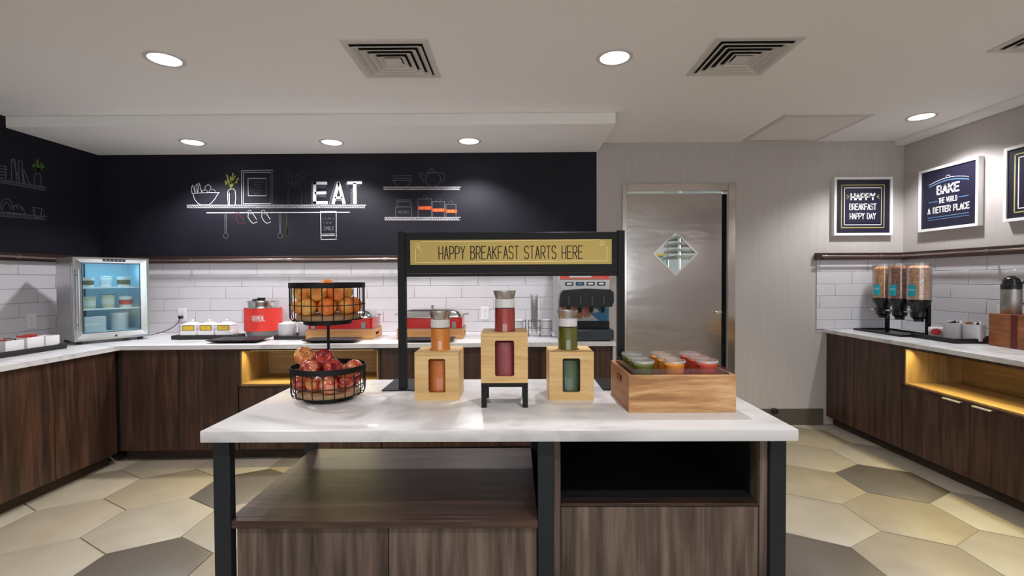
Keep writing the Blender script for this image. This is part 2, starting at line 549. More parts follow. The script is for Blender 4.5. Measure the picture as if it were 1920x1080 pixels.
floor = struct('floor', MB().box(-4.4, -5.1, -.06, 4.4, 7.2, -.004), 'floor_grout')
HX, HY, HR = .5255, .447, .0128
dark = {(0, 0), (-2, -2), (-8, 0), (-8, -2), (-5, -1), (-3, 1), (2, -3), (-11, -4), (-1, -5), (-6, -4)}
beige = {(-9, 0), (-8, 1), (-7, -1), (-1, 0), (-1, -1), (-9, 2), (-3, -1), (-2, 1), (1, 1), (-10, 2), (0, 2)}
hexm = {}
for j in range(-6, 4):
    for i in range(-13, 4):
        cx = 2.452 + (i + (.5 if j % 2 else 0)) * HX
        cy = 3.096 + j * HY + (cx - 2.452) * HR
        if cy < .55 or not (-3.25 < cx < 3.3):
            continue
        if cx < -3.1 and cy > 3.7:
            continue
        key = (i, j)
        mn = 'hex_taupe' if key in dark else 'hex_beige' if key in beige else ('hex_light', 'hex_light', 'hex_sand')[(i * 7 + j * 3) % 3]
        a, h = HX / 2 - .0022, HY * 2 / 3 - .0028
        P = [(0, h), (-a, h / 2), (-a, -h / 2), (0, -h), (a, -h / 2), (a, h / 2)]
        Q = [(cx + x, cy + y) for x, y in P]
        if max(q[1] for q in Q) > YW - .012:
            Q = clip(Q, 1, YW - .012, True)
            if len(Q) < 3:
                continue
            me = MB().prism([(x - cx, y - cy) for x, y in Q], -.006, 0, bev=.001).mesh('tile')
            me.materials.append(M[mn])
        else:
            if mn not in hexm:
                hexm[mn] = MB().prism(P, -.006, 0, bev=.001).mesh('tile'); hexm[mn].materials.append(M[mn])
            me = hexm[mn]
        link('tile', me, None, floor, (cx, cy, 0))

ceiling = struct('ceiling', MB().box(-4.4, -5.1, ZC, 4.4, 7.2, ZC + .1), 'ceiling_white')
link('soffit', MB().box(XL, YSOF, ZS, .752, YW, ZC, .002), 'ceiling_white', ceiling)
struct('trim_1', MB().box(3.425, .3, 2.522, XR, YW, ZC, .003), 'ceiling_white')

# back wall with the door opening
DX0, DX1, DZ = 1.0, 1.945, 2.14
wb = MB().box(XL - .08, YW, 0, DX0, YW + .1, ZC).box(DX1, YW, 0, XR + .08, YW + .1, ZC).box(DX0, YW, DZ, DX1, YW + .1, ZC)
wall_back = struct('wall_back', wb, 'wall_grey')
wall_left = struct('wall_left', MB().box(XL - .08, -5.0, 0, XL, YW, ZC), 'wall_grey')
wall_right = struct('wall_right', MB().box(XR, -5.0, 0, XR + .08, YW, ZC), 'wall_grey')
# unseen wall behind the camera; window openings added to brighten the ceiling
wr = MB().box(XL - .08, -5.1, 0, XR + .08, -5.0, .8).box(XL - .08, -5.1, 2.3, XR + .08, -5.0, ZC)
for x0, x1 in ((XL - .08, -2.9), (-1.0, -.7), (1.2, 1.5), (3.2, XR + .08)):
    wr.box(x0, -5.1, .8, x1, -5.0, 2.3)
struct('wall_front', wr, 'ceiling_white')
struct('baseboard_back', MB().box(.78, YW - .012, 0, DX0 - .03, YW, .147, .002).box(DX1 + .055, YW - .012, 0, 2.8, YW, .147, .002), 'base_taupe')

cb_back = link('chalkboard', MB().box(XL + .004, YW - .004, 1.55, .745, YW, ZS), 'chalkboard', wall_back)
cb_left = link('chalkboard', MB().box(XL, 1.2, 1.55, XL + .004, YW - .004, ZC).mesh('chalkboard'), 'chalkboard', wall_left)

# subway tiles, each its own piece
TP, TL_, TT = .109, .43, .006
tile_cache = {}


def tile_mesh(L, Hh):
    k = (round(L, 3), round(Hh, 3))
    if k not in tile_cache:
        tile_cache[k] = MB().box(0, 0, 0, L, TT, Hh, .0016).mesh('tile')
        tile_cache[k].materials.append(M['tile_white'])
    return tile_cache[k]


def tile_field(parent, name_loc, u0, u1, rot, phase0, zlo=TOP):
    """rows of tiles from counter to ledge; name_loc(u) gives xy for distance u"""
    phases = [0, .15, .29]
    for r in range(7):
        z0 = .846 + TP * r; z1 = z0 + TP - .0025
        z0 = max(z0, zlo); z1 = min(z1, 1.499)
        if z1 - z0 < .004:
            continue
        u = u0 - TL_ + ((phase0 + phases[r % 3] - u0) % TL_)
        while u < u1:
            a, b = max(u, u0), min(u + TL_ - .0025, u1)
            if b - a > .01:
                x, y = name_loc(a)
                link('tile', tile_mesh(b - a, z1 - z0), None, parent, (x, y, z0), rot)
            u += TL_


link('grout_bed', MB().box(XL + .002, YW - .003, .84, .745, YW, 1.5).box(2.73, YW - .003, .84, XR - .002, YW, 1.5), 'grout', wall_back)
link('grout_bed', MB().box(XL, 1.2, .84, XL + .003, YW - .003, 1.5), 'grout', wall_left)
link('grout_bed', MB().box(XR - .003, .6, .84, XR, YW - .003, 1.5), 'grout', wall_right)
# rows: r=1 joint near -2.912, r=2 -2.763, r=3 -3.04
tile_field(wall_back, lambda u: (u, YW - .003 - TT), XL + .012, .745, 0, -2.912 - .15)
tile_field(wall_back, lambda u: (u, YW - .003 - TT), 2.732, XR - .012, 0, 2.9, TOPR)
tile_field(wall_left, lambda u: (XL + .003 + TT, u), 2.0, YW - .01, PI / 2, 3.3)
tile_field(wall_right, lambda u: (XR - .003 - TT, -u), -(YW - .01), -1.9, -PI / 2, -3.4, TOPR)


# ------------------------------------------------------------------ chalk drawings
def wallT(d=.0055):
    return lambda u, v: (u, YW - d, v)


def leftT(d=.0055):
    return lambda u, v: (XL + d, u, v)


def B(*pts):
    return [(lambda p: (p.x, p.z))(at_y(a, b, YW - .005)) for a, b in pts]


def LW(*pts):
    return [(lambda p: (p.y, p.z))(at_x(a, b, XL + .005)) for a, b in pts]


def chalk(name, strokes, w, m, parent=cb_back, conv=B, T=None, label=None):
    mb = MB()
    T = T or (wallT() if conv is B else leftT())
    for st in strokes:
        mb.ribbon(conv(*st), w, T)
    o = link(name, mb, m, parent)
    if label:
        lab(o, label)
    return o


def arc(cx, cy, rx, ry, a0, a1, n=14):
    return [(cx + rx * math.cos(math.radians(a0 + (a1 - a0) * k / n)), cy + ry * math.sin(math.radians(a0 + (a1 - a0) * k / n))) for k in range(n + 1)]


def chalk_shelf(x0, x1, y0, y1, conv=B, parent=cb_back, m='chalk_white', sl=0.0, step=3.2):
    st = [[(x0, y0), (x1, y0 + sl * (x1 - x0))], [(x0, y1), (x1 - 2, y1 + sl * (x1 - x0))], [(x0, y0), (x0, y1)]]
    x = x0 + 1
    while x < x1 - 4:
        st.append([(x, y1 + sl * (x - x0)), (x + 3.2, y0 + sl * (x - x0))]); x += step
    chalk('chalk_shelf', st, .0048, m, parent, conv)


chalk_shelf(351, 686, 384.5, 389.5)
chalk_shelf(720, 864, 350.5, 355.5)
chalk_shelf(722, 864, 407.5, 412.5)
chalk('chalk_rail', [[(388, 399), (655, 398)]], .007, 'chalk_white')
chalk('chalk_fruit_bowl', [[(361, 363), (372, 362), (392, 361), (411, 361), (407, 366), (403, 373), (396, 381), (391, 384)], [(362, 364), (365, 374), (371, 381), (377, 384), (392, 384)],
      arc(384, 361, 5.5, 5, 180, 360), arc(398, 360, 6, 5, 190, 350), arc(390, 352, 5.5, 5, 160, 380), [(389, 347), (391, 345)],
      [(360, 362), (359, 352), (361, 347), (364, 355), (366, 362)], [(366, 360), (365, 350), (370, 344), (369, 353), (370, 361)], [(371, 360), (372, 350), (374, 343), (376, 352), (378, 360)]], .0048, 'chalk_white')
chalk('chalk_vase', [[(428, 384), (427, 372), (427, 360), (430, 355), (438, 354), (441, 358), (442, 370), (441, 384)], [(430, 384), (430, 362)]], .0052, 'chalk_white')
chalk('chalk_sprig', [[(433, 353), (430, 345), (426, 337)], [(433, 352), (434, 340), (437, 325)], [(433, 352), (438, 343), (446, 337)], [(431, 347), (422, 340)], [(434, 344), (432, 332)], [(430, 342), (425, 328)], [(437, 345), (447, 334)], [(436, 338), (441, 330)],
      [(428, 343), (423, 345)], [(440, 342), (444, 342)]], .011, 'chalk_green')
chalk('chalk_frame', [[(453, 383), (453, 320), (511, 319)], [(456, 381), (457, 323), (508, 323)], [(456, 382), (508, 381.5)], [(465, 335), (465.5, 367)], [(465, 334.5), (499, 334.5)], [(466, 367), (499, 367)]], .005, 'chalk_white')
chalk('chalk_frame_shade', [[(511, 319), (511, 383)], [(508, 323), (508, 381)], [(499, 335), (499, 366)]], .004, 'chalk_grey')
mb = MB()
for k, (xa, xb) in enumerate(((471, 493), (476, 489), (472, 493), (472, 492), (476, 490))):
    y = 341.5 + 5.3 * k
    (u0, v0), (u1, v1) = B((xa, y + 1.7), (xb, y - 1.7))
    scribble(mb, u0, v0, u1, v1, (9, 5, 8, 9, 5)[k], .003, wallT())
link('chalk_lettering', mb, 'chalk_grey', cb_back)
chalk('chalk_utensil_jar', [[(540, 384), (539, 365), (541, 353), (545, 349), (560, 349), (564, 354), (566, 368), (564, 384)], [(545, 349), (560, 349)], [(542, 384), (541, 360)],
      [(545, 348), (538, 335)], arc(539, 328, 4.5, 6.5, 0, 360), [(549, 348), (548, 330)], [(554, 348), (556, 326)], [(559, 348), (562, 336)], arc(566, 327, 5, 7.5, 0, 360), [(551, 347), (545, 325)]], .0046, 'chalk_dim')
# EAT block letters with hatched sides
mb = MB()
for st, w in (([(590, 343), (590, 380.3)], .029), ([(589, 343.5), (611.5, 343.5)], .026), ([(592, 362), (610, 361.5)], .024), ([(589, 380), (612.5, 380)], .026),
              ([(625, 380.6), (634.5, 343.5)], .027), ([(635, 343.5), (645, 380.6)], .027), ([(629, 370.5), (641, 370.5)], .020),
              ([(653, 343), (677, 342.5)], .026), ([(665, 345), (665.5, 380.3)], .030)):
    mb.ribbon(B(*st), w, wallT(.0062))
link('chalk_lettering', mb, 'chalk_bright', cb_back)
st = []
for k in range(14):
    y = 343 + 3 * k
    st.append([(584.5, y), (588, y - 1.5)])
    st.append([(623 - .75 * k + 5, y), (626 - .75 * k + 5, y - 1.5)])
    st.append([(657.5, max(y, 352)), (661.5, max(y, 352) - 1.5)])
for y in (349, 351.5, 366, 368.5):
    st.append([(594, y), (611, y)])
for y in (374, 376):
    st.append([(629, y), (640, y)])
for k in range(5):
    st.append([(647 + k * 1.3, 344 + k * 1.8), (651, 343 + k * 1.5)])
st += [[(584.5, 343), (584.5, 383)], [(668, 349), (675, 349)], [(617, 382), (628, 345)], [(635, 352), (638, 362)]]
chalk('chalk_lettering_shade', st, .0044, 'chalk_grey')
chalk('chalk_ladle', [[(421.5, 399), (422, 436)], [(424.5, 399), (424.5, 436)], arc(423.5, 442, 4.2, 5.5, 0, 360)], .0046, 'chalk_grey')
chalk('chalk_spoon', [[(523, 400), (525, 437)], [(527, 400), (526, 437)], arc(525.5, 442, 4.2, 5.6, 0, 360)], .0046, 'chalk_grey')
chalk('chalk_spatula', [[(537, 400), (538, 425)], [(536, 428), (536, 440)], [(539, 428), (539.5, 441)], [(538, 426), (538, 443)]], .014, 'chalk_olive')
for dx in (0, 25.5):
    chalk('chalk_cup', [[(466 + dx, 399), (465 + dx, 407), (470 + dx, 415), (475 + dx, 419), (482 + dx, 416)], [(473 + dx, 399), (481 + dx, 411)], arc(468 + dx, 398, 3.5, 4, 120, 420)], .0052, 'chalk_white')
chalk('chalk_cup', [[(443, 402), (443, 412), (448, 418), (461, 419)], [(447, 400), (457, 412)], arc(445, 399, 3, 3.5, 120, 420)], .007, 'chalk_red')
chalk('chalk_towel', [[(601, 396), (602, 449), (631, 448.5)], [(601, 396.5), (630.5, 396.5), (630.5, 445)], [(603, 439), (627, 438.5)], [(603, 442), (627, 441.5)]], .0056, 'chalk_white')
mb = MB()
for s, xa, xb, yy, h in (('.......', 605, 626, 410, 1.8), ('......', 607, 624, 418, 1.8), ('SMILE', 607, 626, 428, 3.4)):
    (u0, v0), (u1, v1) = B((xa, yy + h), (xb, yy - h))
    if h > 3:
        text(mb, 'SMILE', u0, v0, u1, v1, .005, wallT())
    else:
        scribble(mb, u0, v0, u1, v1, len(s) + 2, .003, wallT())
link('chalk_lettering', mb, 'chalk_grey', cb_back)
chalk('chalk_bowls', [[(736, 330), (772, 329)], [(737, 334.5), (772, 334)], [(736, 338.5), (772, 338)], [(737, 339), (742, 345), (747, 350)], [(771, 339), (767, 346), (762, 350)]], .0044, 'chalk_grey')
chalk('chalk_teapot', [arc(812, 336, 14, 14, -160, 120, 20), arc(812, 336, 14, 14, 120, 200, 6), [(799, 324), (823, 324)], arc(809, 322, 5, 5, 180, 360), [(809, 317), (810, 315)], [(797, 341), (790, 334), (788, 327), (785, 325), (790, 324), (796, 330)],
      arc(828, 333, 5.5, 9, -110, 110), [(802, 350), (820, 349)]], .0044, 'chalk_grey')
chalk('chalk_recipe_box', [[(742, 388), (742, 407)], [(742, 388), (772, 388), (772, 407)], [(745, 375), (770, 375), (770, 386)], [(745, 378), (768, 378)], [(744, 375), (745, 386)]], .0042, 'chalk_grey')
mb = MB(); (u0, v0), (u1, v1) = B((747, 400), (767, 395.5)); text(mb, 'RECIPES', u0, v0, u1, v1, .003, wallT())
link('chalk_lettering', mb, 'chalk_grey', cb_back)
for xa, xb, yt, yb in ((784, 809, 373, 390), (811, 833.5, 378, 394), (836.5, 855, 383, 396)):
    chalk('chalk_canister', [[(xa, 407), (xa - .5, yt)], [(xb, 407), (xb, yt)], [(xa, yt), (xb, yt)], arc((xa + xb) / 2, yt - 2, 4, 4, 180, 360)], .0042, 'chalk_grey')
    chalk('chalk_canister_band', [[(xa + 2, yb), (xb - .5, yb)]], .030, 'chalk_orange')
    mb = MB(); (u0, v0), (u1, v1) = B((xa + 4, yb + 1.6), (xb - 3, yb - 1.6))
    scribble(mb, u0, v0, u1, v1, 7, .003, wallT(.0066)); link('chalk_print', mb, 'chalk_peach', cb_back)
# left wall
chalk_shelf(-40, 88, 330, 335.5, LW, cb_left, 'chalk_grey', .168, 4.0)
chalk_shelf(-40, 88, 396, 402, LW, cb_left, 'chalk_grey', .078, 4.0)
chalk('chalk_plates', [[(-20, 308 + k * 5.6), (11, 312 + k * 5.6)] for k in range(5)] + [[(11, 311), (11, 334)]], .006, 'chalk_grey', cb_left, LW)
chalk('chalk_books', [[(22, 340), (21, 300), (25, 298), (28, 300), (31, 342)], [(36, 342), (34, 302), (38, 300), (41, 303), (43, 344)], [(46, 345), (42, 318), (46, 320), (55, 346)], [(24, 300), (36, 340)]], .006, 'chalk_grey', cb_left, LW)
chalk('chalk_vase', [[(66, 350), (64, 332), (66, 326), (72, 324), (76, 328), (77, 351)]], .006, 'chalk_grey', cb_left, LW)
chalk('chalk_sprig', [[(71, 323), (64, 308)], [(71, 323), (70, 300)], [(71, 323), (78, 307)], [(72, 318), (82, 312)], [(70, 317), (62, 311)]], .016, 'chalk_green_dim', cb_left, LW)
chalk('chalk_bread', [arc(12, 394, 13, 21, 180, 360), arc(12, 392, 7, 12, 180, 360), arc(-6, 394, 9, 12, 180, 360), [(22, 388), (32, 384), (42, 389), (47, 401)], [(2, 397), (47, 402)], [(30, 386), (34, 392)], [(38, 387), (41, 394)]], .006, 'chalk_grey', cb_left, LW)
chalk('chalk_mug', [[(61, 389), (64, 407), (76, 408), (78, 391), (61, 389)], [(65, 392), (66, 405)], arc(79, 399, 4, 6, -80, 90)], .006, 'chalk_grey', cb_left, LW)


# ------------------------------------------------------------------ ledges with poles
def rail(label, loc, rot, L, brackets, ends=(0, 0)):
    t = thing('wall_rail', label, 'rail', loc, rot)
    link('ledge', MB().box(0, -.028, 0, L, 0, .062, .002), 'ledge_wood', t)
    link('pole', MB().rod((ends[0], -.062, .03), (L - ends[1], -.062, .03), .0075, 10), 'pole_bronze', t)
    for u in brackets:
        b = MB().rod((u - .014, -.062, .03), (u + .014, -.062, .03), .0115, 12)
        b.rod((u, -.028, .03), (u, -.062, .03), .005, 8)
        link('bracket', b, 'pole_bronze', t)


rail('long dark wooden ledge with bronze pole under the back chalkboard', (XL + .02, YW - .005, 1.495), 0, .745 - XL - .02, [.85, 1.74, 2.6, 3.5, 4.3], (.065, .06))
rail('dark wooden ledge with pole under the left chalkboard by the fridge', (XL + .0045, 1.3, 1.495), PI / 2, YW - 1.3 - .006, [.2, 1.2, 2.237], (0, .09))
rail('short dark wooden ledge with pole below the Happy Breakfast picture', (2.706, YW - .01, 1.498), 0, XR - 2.706 - .002, [.06, .55], (.03, .07))
rail('dark wooden ledge with pole along the right wall under two pictures', (XR - .01, YW - .04, 1.498), -PI / 2, 3.2, [.06, .80, 1.7], (.04, 0))


# ------------------------------------------------------------------ stainless door
door = thing('door_1', 'brushed stainless steel door with a diamond window in the back wall', 'door', (1.47, YW, 0))
door['kind'] = 'structure'
fx0, fx1, ix0, ix1 = .974 - 1.47, 1.992 - 1.47, 1.017 - 1.47, 1.925 - 1.47
link('door_frame', MB().box(fx0, -.022, 0, ix0, .09, 2.19, .003).box(ix1, -.022, 0, fx1, .09, 2.19, .003).box(ix0, -.022, 2.125, ix1, .09, 2.19, .003), 'steel_frame', door)
dc = at_y(1266.5, 475.5, YW + .03)
cx, cz, hw = dc.x - 1.47, dc.z, .203
lx0, lx1, lz0, lz1 = ix0 + .004, ix1 - .036, .012, 2.112
mb = MB()
nx_, nz_ = 24, 48
rows = []
for y in (.03, .066):
    O = [mb.bm.verts.new(p) for p in ((lx0, y, lz0), (lx1, y, lz0), (lx1, y, lz1), (lx0, y, lz1))]
    D = [mb.bm.verts.new(p) for p in ((cx, y, cz - hw), (cx + hw, y, cz), (cx, y, cz + hw), (cx - hw, y, cz))]
    fs = [(O[0], O[1], D[0]), (O[1], D[1], D[0]), (O[1], O[2], D[1]), (O[2], D[2], D[1]), (O[2], O[3], D[2]), (O[3], D[3], D[2]), (O[3], O[0], D[3]), (O[0], D[0], D[3])]
    for f in fs:
        mb.bm.faces.new(f)
    rows.append((O, D))
for k in range(4):
    j = (k + 1) % 4
    mb.bm.faces.new((rows[0][0][k], rows[0][0][j], rows[1][0][j], rows[1][0][k]))
    mb.bm.faces.new((rows[0][1][k], rows[0][1][j], rows[1][1][j], rows[1][1][k]))
leaf = link('door_leaf', mb, 'steel_door', door)
wf = MB()
dd = lambda r: [(cx, cz - r), (cx + r, cz), (cx, cz + r), (cx - r, cz)]
wf.ring_prism(dd(hw + .004), dd(hw - .016), .024, .034, XZ)
link('window_frame', wf, 'steel_polished', leaf)
link('window_pane', MB().prism(dd(hw - .014), .046, .050, XZ), 'glass', leaf)
kp = at_y(1347, 585, YW + .02)
k = MB().lathe([(0, 0), (.022, 0), (.022, .008), (.012, .012), (.012, .03), (.017, .034), (.017, .044), (0, .046)], seg=16)
for v in k.bm.verts:
    x, y, z = v.co; v.co = (x + kp.x - 1.47, .03 - z, y + kp.z)
link('door_lock', k, 'steel_polished', leaf)
link('gap_shade_strip', MB().box(ix1 - .03, .07, 0, ix1, .09, 2.11), 'vent_dark', door)  # near-black strip painting the dark gap beside the leaf
ds = at_y(1453, 771, YW - .03)
k = MB().lathe([(0, 0), (.026, 0), (.026, .02), (.018, .026), (.018, .045), (.008, .047), (0, .047)], seg=16)
for v in k.bm.verts:
    x, y, z = v.co; v.co = (x, -z, y)
tag(link('door_stopper', k, 'black_plastic', None, (ds.x, YW - .0125, ds.z)), 'small round black door stopper on the taupe baseboard', 'door stopper')

# kitchen behind the diamond window
struct('wall_kitchen', MB().box(-.3, 6.6, 0, 3.6, 6.7, ZC), 'kitchen_wall')
ks = thing('storage_rack', 'grey metal rack with stacked pans seen through the diamond window', 'rack', (2.62, 6.0, 0))
for k, (x, y) in enumerate(((-.62, -.22), (.62, -.22), (-.62, .22), (.62, .22))):
    link('post', MB().rod((x, y, 0), (x, y, 2.0), .018, 8), 'steel', ks)
for z in (.9, 1.3, 1.58, 1.66, 1.74, 1.82):
    link('shelf', MB().box(-.66, -.25, z, .66, .25, z + .035, .004), 'grey_clip' if z > 1.4 else 'steel', ks)
bx = thing('storage_bin', 'green storage bin seen through the diamond window', 'bin', (1.70, 6.15, 0))
link('bin_body', MB().box(-.18, -.2, 0, .18, .2, 1.62, .02), 'kitchen_green', bx)
link('bin_lid', MB().box(-.19, -.21, 1.62, .19, .21, 1.65, .008), 'yellow_tag', bx)
kl = thing('kitchen_fill_panel', 'unseen light panel added to brighten the kitchen behind the steel door', 'light', (1.6, 5.4, ZC))  # unseen panel added to light what shows through the diamond window
link('light_housing', MB().box(-.62, -.17, -.05, .62, .17, 0, .004), 'white_plastic', kl)
link('diffuser', MB().box(-.58, -.14, -.058, .58, .14, -.05, .003), 'kitchen_fill_glow', kl)


# ------------------------------------------------------------------ ceiling fixtures
ring_me = MB().lathe([(.080, -.004), (.097, -.006), (.100, -.003), (.100, 0), (.078, 0), (.080, -.004)], seg=36).mesh('trim_ring'); ring_me.materials.append(M['vent_white'])
lens_me = MB().lathe([(0, -.0035), (.074, -.0035), (.0795, -.001), (.0795, 0), (0, 0)], seg=36).mesh('lens'); lens_me.materials.append(M['lamp_lens'])
LIGHTS = [(-1.93, 2.64, ZC, 'recessed ceiling downlight at upper left, beside the left air vent', 1.0, (1, .97, .98)),
          (.56, 2.66, ZC, 'recessed ceiling downlight between the two square air vents', 1.0, (1, .97, .98)),
          (3.115, 3.67, ZC, 'recessed ceiling downlight by the right wall above the pictures', 1.0, (.97, .98, 1)),
          (-2.655, 3.93, ZS, 'leftmost of three small downlights in the soffit over the chalkboard', .9, (.97, .97, 1)),
          (-1.513, 3.955, ZS, 'middle downlight of the soffit above the EAT lettering', .9, (1, .972, .985)),
          (-.372, 3.95, ZS, 'rightmost soffit downlight above the chalk teapot', .9, (1, .972, .985))]
for x, y, z, lb, k, c in LIGHTS:
    t = thing('downlight', lb, 'light', (x, y, z), 0, 'recessed downlights')
    link('trim_ring', ring_me, None, t); link('lens', lens_me, None, t)
    ld = bpy.data.lights.new('lamp', 'SPOT'); ld.energy = SPOT_W * k; ld.spot_size = math.radians(128); ld.spot_blend = .55
    ld.shadow_soft_size = .045; ld.color = c
    lo = bpy.data.objects.new('lamp', ld); COL.objects.link(lo); lo.parent = t; lo.location = (0, 0, -.06)
# unseen spots added behind the camera to brighten the room
for x, y in ((-1.9, .35), (.56, .35), (3.1, 1.4), (-1.9, -1.8), (.56, -1.8), (3.0, -.8), (-1.9, -3.8), (.56, -3.8), (3.0, -2.8)):
    ld = bpy.data.lights.new('lamp', 'SPOT'); ld.energy = SPOT_W; ld.spot_size = math.radians(128); ld.spot_blend = .55
    ld.shadow_soft_size = .045; ld.color = (1, .97, .98)
    lo = bpy.data.objects.new('fill_spot', ld); COL.objects.link(lo); lo.location = (x, y, ZC - .03)


def sq(r):
    return [(-r, -r), (r, -r), (r, r), (-r, r)]


def diffuser(label, x, y, s=.225):
    t = thing('air_vent', label, 'vent', (x, y, ZC), 0, 'square air diffusers')
    link('vent_back', MB().box(-s + .02, -s + .02, -.0015, s - .02, s - .02, 0), 'vent_dark', t)
    link('vent_frame', MB().ring_prism(sq(s), sq(s * .86), -.008, 0), 'vent_white', t)
    for k in range(4):
        r = s * (.80 - .165 * k)
        mb = MB()
        lo = [mb.bm.verts.new((a, b, -.022)) for a, b in sq(r + .004)]; hi = [mb.bm.verts.new((a, b, -.003)) for a, b in sq(r - s * .10)]
        lo2 = [mb.bm.verts.new((a, b, -.020)) for a, b in sq(r + .007)]; hi2 = [mb.bm.verts.new((a, b, -.001)) for a, b in sq(r - s * .10 + .003)]
        for i in range(4):
            j = (i + 1) % 4
            mb.bm.faces.new((lo[i], lo[j], hi[j], hi[i])); mb.bm.faces.new((lo2[i], lo2[j], hi2[j], hi2[i]))
            mb.bm.faces.new((lo[i], lo[j], lo2[j], lo2[i])); mb.bm.faces.new((hi[i], hi[j], hi2[j], hi2[i]))
        link('louver', mb, 'vent_white', t)
    r = s * .20
    link('vent_core', MB().box(-r, -r, -.018, r, r, -.012, .001), 'vent_white', t)


diffuser('square white air vent at left, above the EAT lettering side', -.665, 2.665)
diffuser('square white air vent right of centre, in front of the steel door', 1.262, 2.665)
diffuser('square white air vent cut by the upper right picture edge', 2.795, 2.395)
t = thing('return_grille', 'large flat slatted return air grille in the ceiling before the gray wall', 'vent', (2.373, 3.935, ZC))
link('grille_back', MB().box(-.31, -.31, -.0015, .31, .31, 0), 'grille_gap', t)
link('grille_frame', MB().ring_prism(sq(.336), sq(.30), -.008, 0), 'vent_white', t)
sl = MB().box(-.30, -.0085, -.0075, .30, .0085, -.0045, .0008).mesh('slat'); sl.materials.append(M['grille_grey'])
for k in range(29):
    o = link('slat', sl, None, t, (0, -.287 + k * .0205, -.001)); o.rotation_euler = (.12, 0, 0)


# ------------------------------------------------------------------ base cabinets and worktops
def cabinet(label, loc, rot, w, d, top, doors, hand, niche=None, filler=None, mt='walnut', doorz=(.083, None)):
    """doors: x edges; hand: per door (x0,x1) of its tab pull; niche=(z0,z1): open oak bay above the doors"""
    t = thing('base_cabinet', label, 'cabinet', loc, rot)
    ztop = doorz[1] or top - .006
    if niche:
        n0, n1 = niche
        zd = n0 - .016
        b = MB().box(0, .02, .078, w, d, n0 - .006)
        b.box(0, .0, n0 - .0055, .016, d, top - .001).box(w - .016, 0, n0 - .0055, w, d, top - .001)
        b.box(.016, 0, n1 + .002, w - .016, d, top - .001)
        b.box(.016, 0, n0 - .013, w - .016, .02, n0 - .001)
        link('carcass', b, mt, t)
        q = MB().box(.0165, .002, n0, .028, d - .02, n1, .001)
        link('niche_side', q, 'oak', t)
        link('niche_side', MB().box(w - .028, .002, n0, w - .0165, d - .02, n1, .001), 'oak', t)
        link('niche_shelf', MB().box(.0285, .002, n0, w - .0285, d - .02, n0 + .014, .001), 'oak_flat', t)
        link('niche_back', MB().box(.0285, .40, n0 + .0145, w - .0285, .415, n1, .001), 'oak_flat', t)
        link('led_strip', MB().box(.06, .050, n1 - .006, w - .06, .062, n1 + .0015), 'led_strip', t)
        ld = bpy.data.lights.new('led_light', 'AREA'); ld.shape = 'RECTANGLE'; ld.size = w - .12; ld.size_y = .012
        ld.energy = LED_W * w; ld.color = (1.0, .86, .34); ld.spread = math.radians(150)
        lo = bpy.data.objects.new('led_light', ld); COL.objects.link(lo); lo.parent = t; lo.location = (w / 2, .056, n1 - .0075); lo.rotation_euler = (math.radians(-36), 0, 0)
    else:
        zd = ztop
        link('carcass', MB().box(0, .02, .078, w, d, top - .001), mt, t)
    link('toe_kick', MB().box(0, .065, 0, w, d, .077), 'toe_wood', t)
    if filler:
        link('filler', MB().box(filler[0], .004, .08, filler[1], .0195, ztop, .001), 'niche_black', t)
    for k, (a, b) in enumerate(zip(doors, doors[1:])):
        dr = link('door', MB().box(a + .0016, 0, doorz[0], b - .0016, .0185, zd, .0012), mt, t)
        if hand and hand[k]:
            h0, h1 = hand[k]
            if niche:
                hb = MB().box(h0, -.016, zd + .0005, h1, .015, zd + .0028).box(h0, -.0165, zd - .005, h1, -.0145, zd + .0028)
            else:
                hb = MB().box(h0, -.007, zd + .0005, h1, .015, zd + .0022)
            link('handle', hb, 'handle_alu' if niche else 'pole_bronze', dr)
    return t


TH = math.radians(1.8)
RUN = lambda x: (x, 3.462 + math.tan(TH) * (x + 2.9))       # face line of the back run
cabinet('tall walnut double door base cabinet in the corner below the fridge', (*RUN(-2.915), 0), TH, .865, .70, TOP - .03, [.001, .427, .864],
        [(.25, .33), (.54, .62)], filler=(-.032, 0))
cabinet('walnut base cabinet with a glowing oak niche below the oatmeal kettle', (*RUN(-2.049), 0), TH, 1.046, .70, TOP - .03, [.001, .50, 1.045],
        [None, None], niche=(.557, .815))
cabinet('walnut double door base cabinet below the second chafing dish', (*RUN(-1.002), 0), TH, .89, .70, TOP - .03, [.001, .445, .889], [(.18, .27), (.6, .69)])
cabinet('walnut double door base cabinet under the soda machine beside the steel door', (*RUN(-.111), 0), TH, .845, .70, TOP - .03, [.001, .446, .844], [(.26, .345), (.6, .68)])
ep = RUN(.735)
tag(link('end_panel', MB().box(0, -.02, 0, .018, .74, TOP - .031, .001), 'grey_panel', None, (ep[0], ep[1], 0), TH), 'pale end panel closing the back counter next to the steel door', 'panel')
cabinet('walnut triple door base cabinet along the left wall under its tray', (-2.905, 2.0, 0), PI / 2, 1.425, .80, TOP - .03, [.001, .48, .961, 1.424],
        [(.3, .4), (.83, .93), (1.0, 1.06)])
cabinet('walnut double door base cabinet at the back of the right counter', (2.826, YW - .008, 0), -PI / 2, .842, .62, TOPR - .03, [.001, .353, .841], [(.12, .24), (.4, .53)])
cabinet('walnut base cabinet with long glowing oak niche along the right wall', (2.826, 3.465, 0), -PI / 2, 1.55, .62, TOPR - .03, [.001, .512, 1.03, 1.549],
        [(.337, .46), (.54, .655), (1.2, 1.32)], niche=(.560, .818))

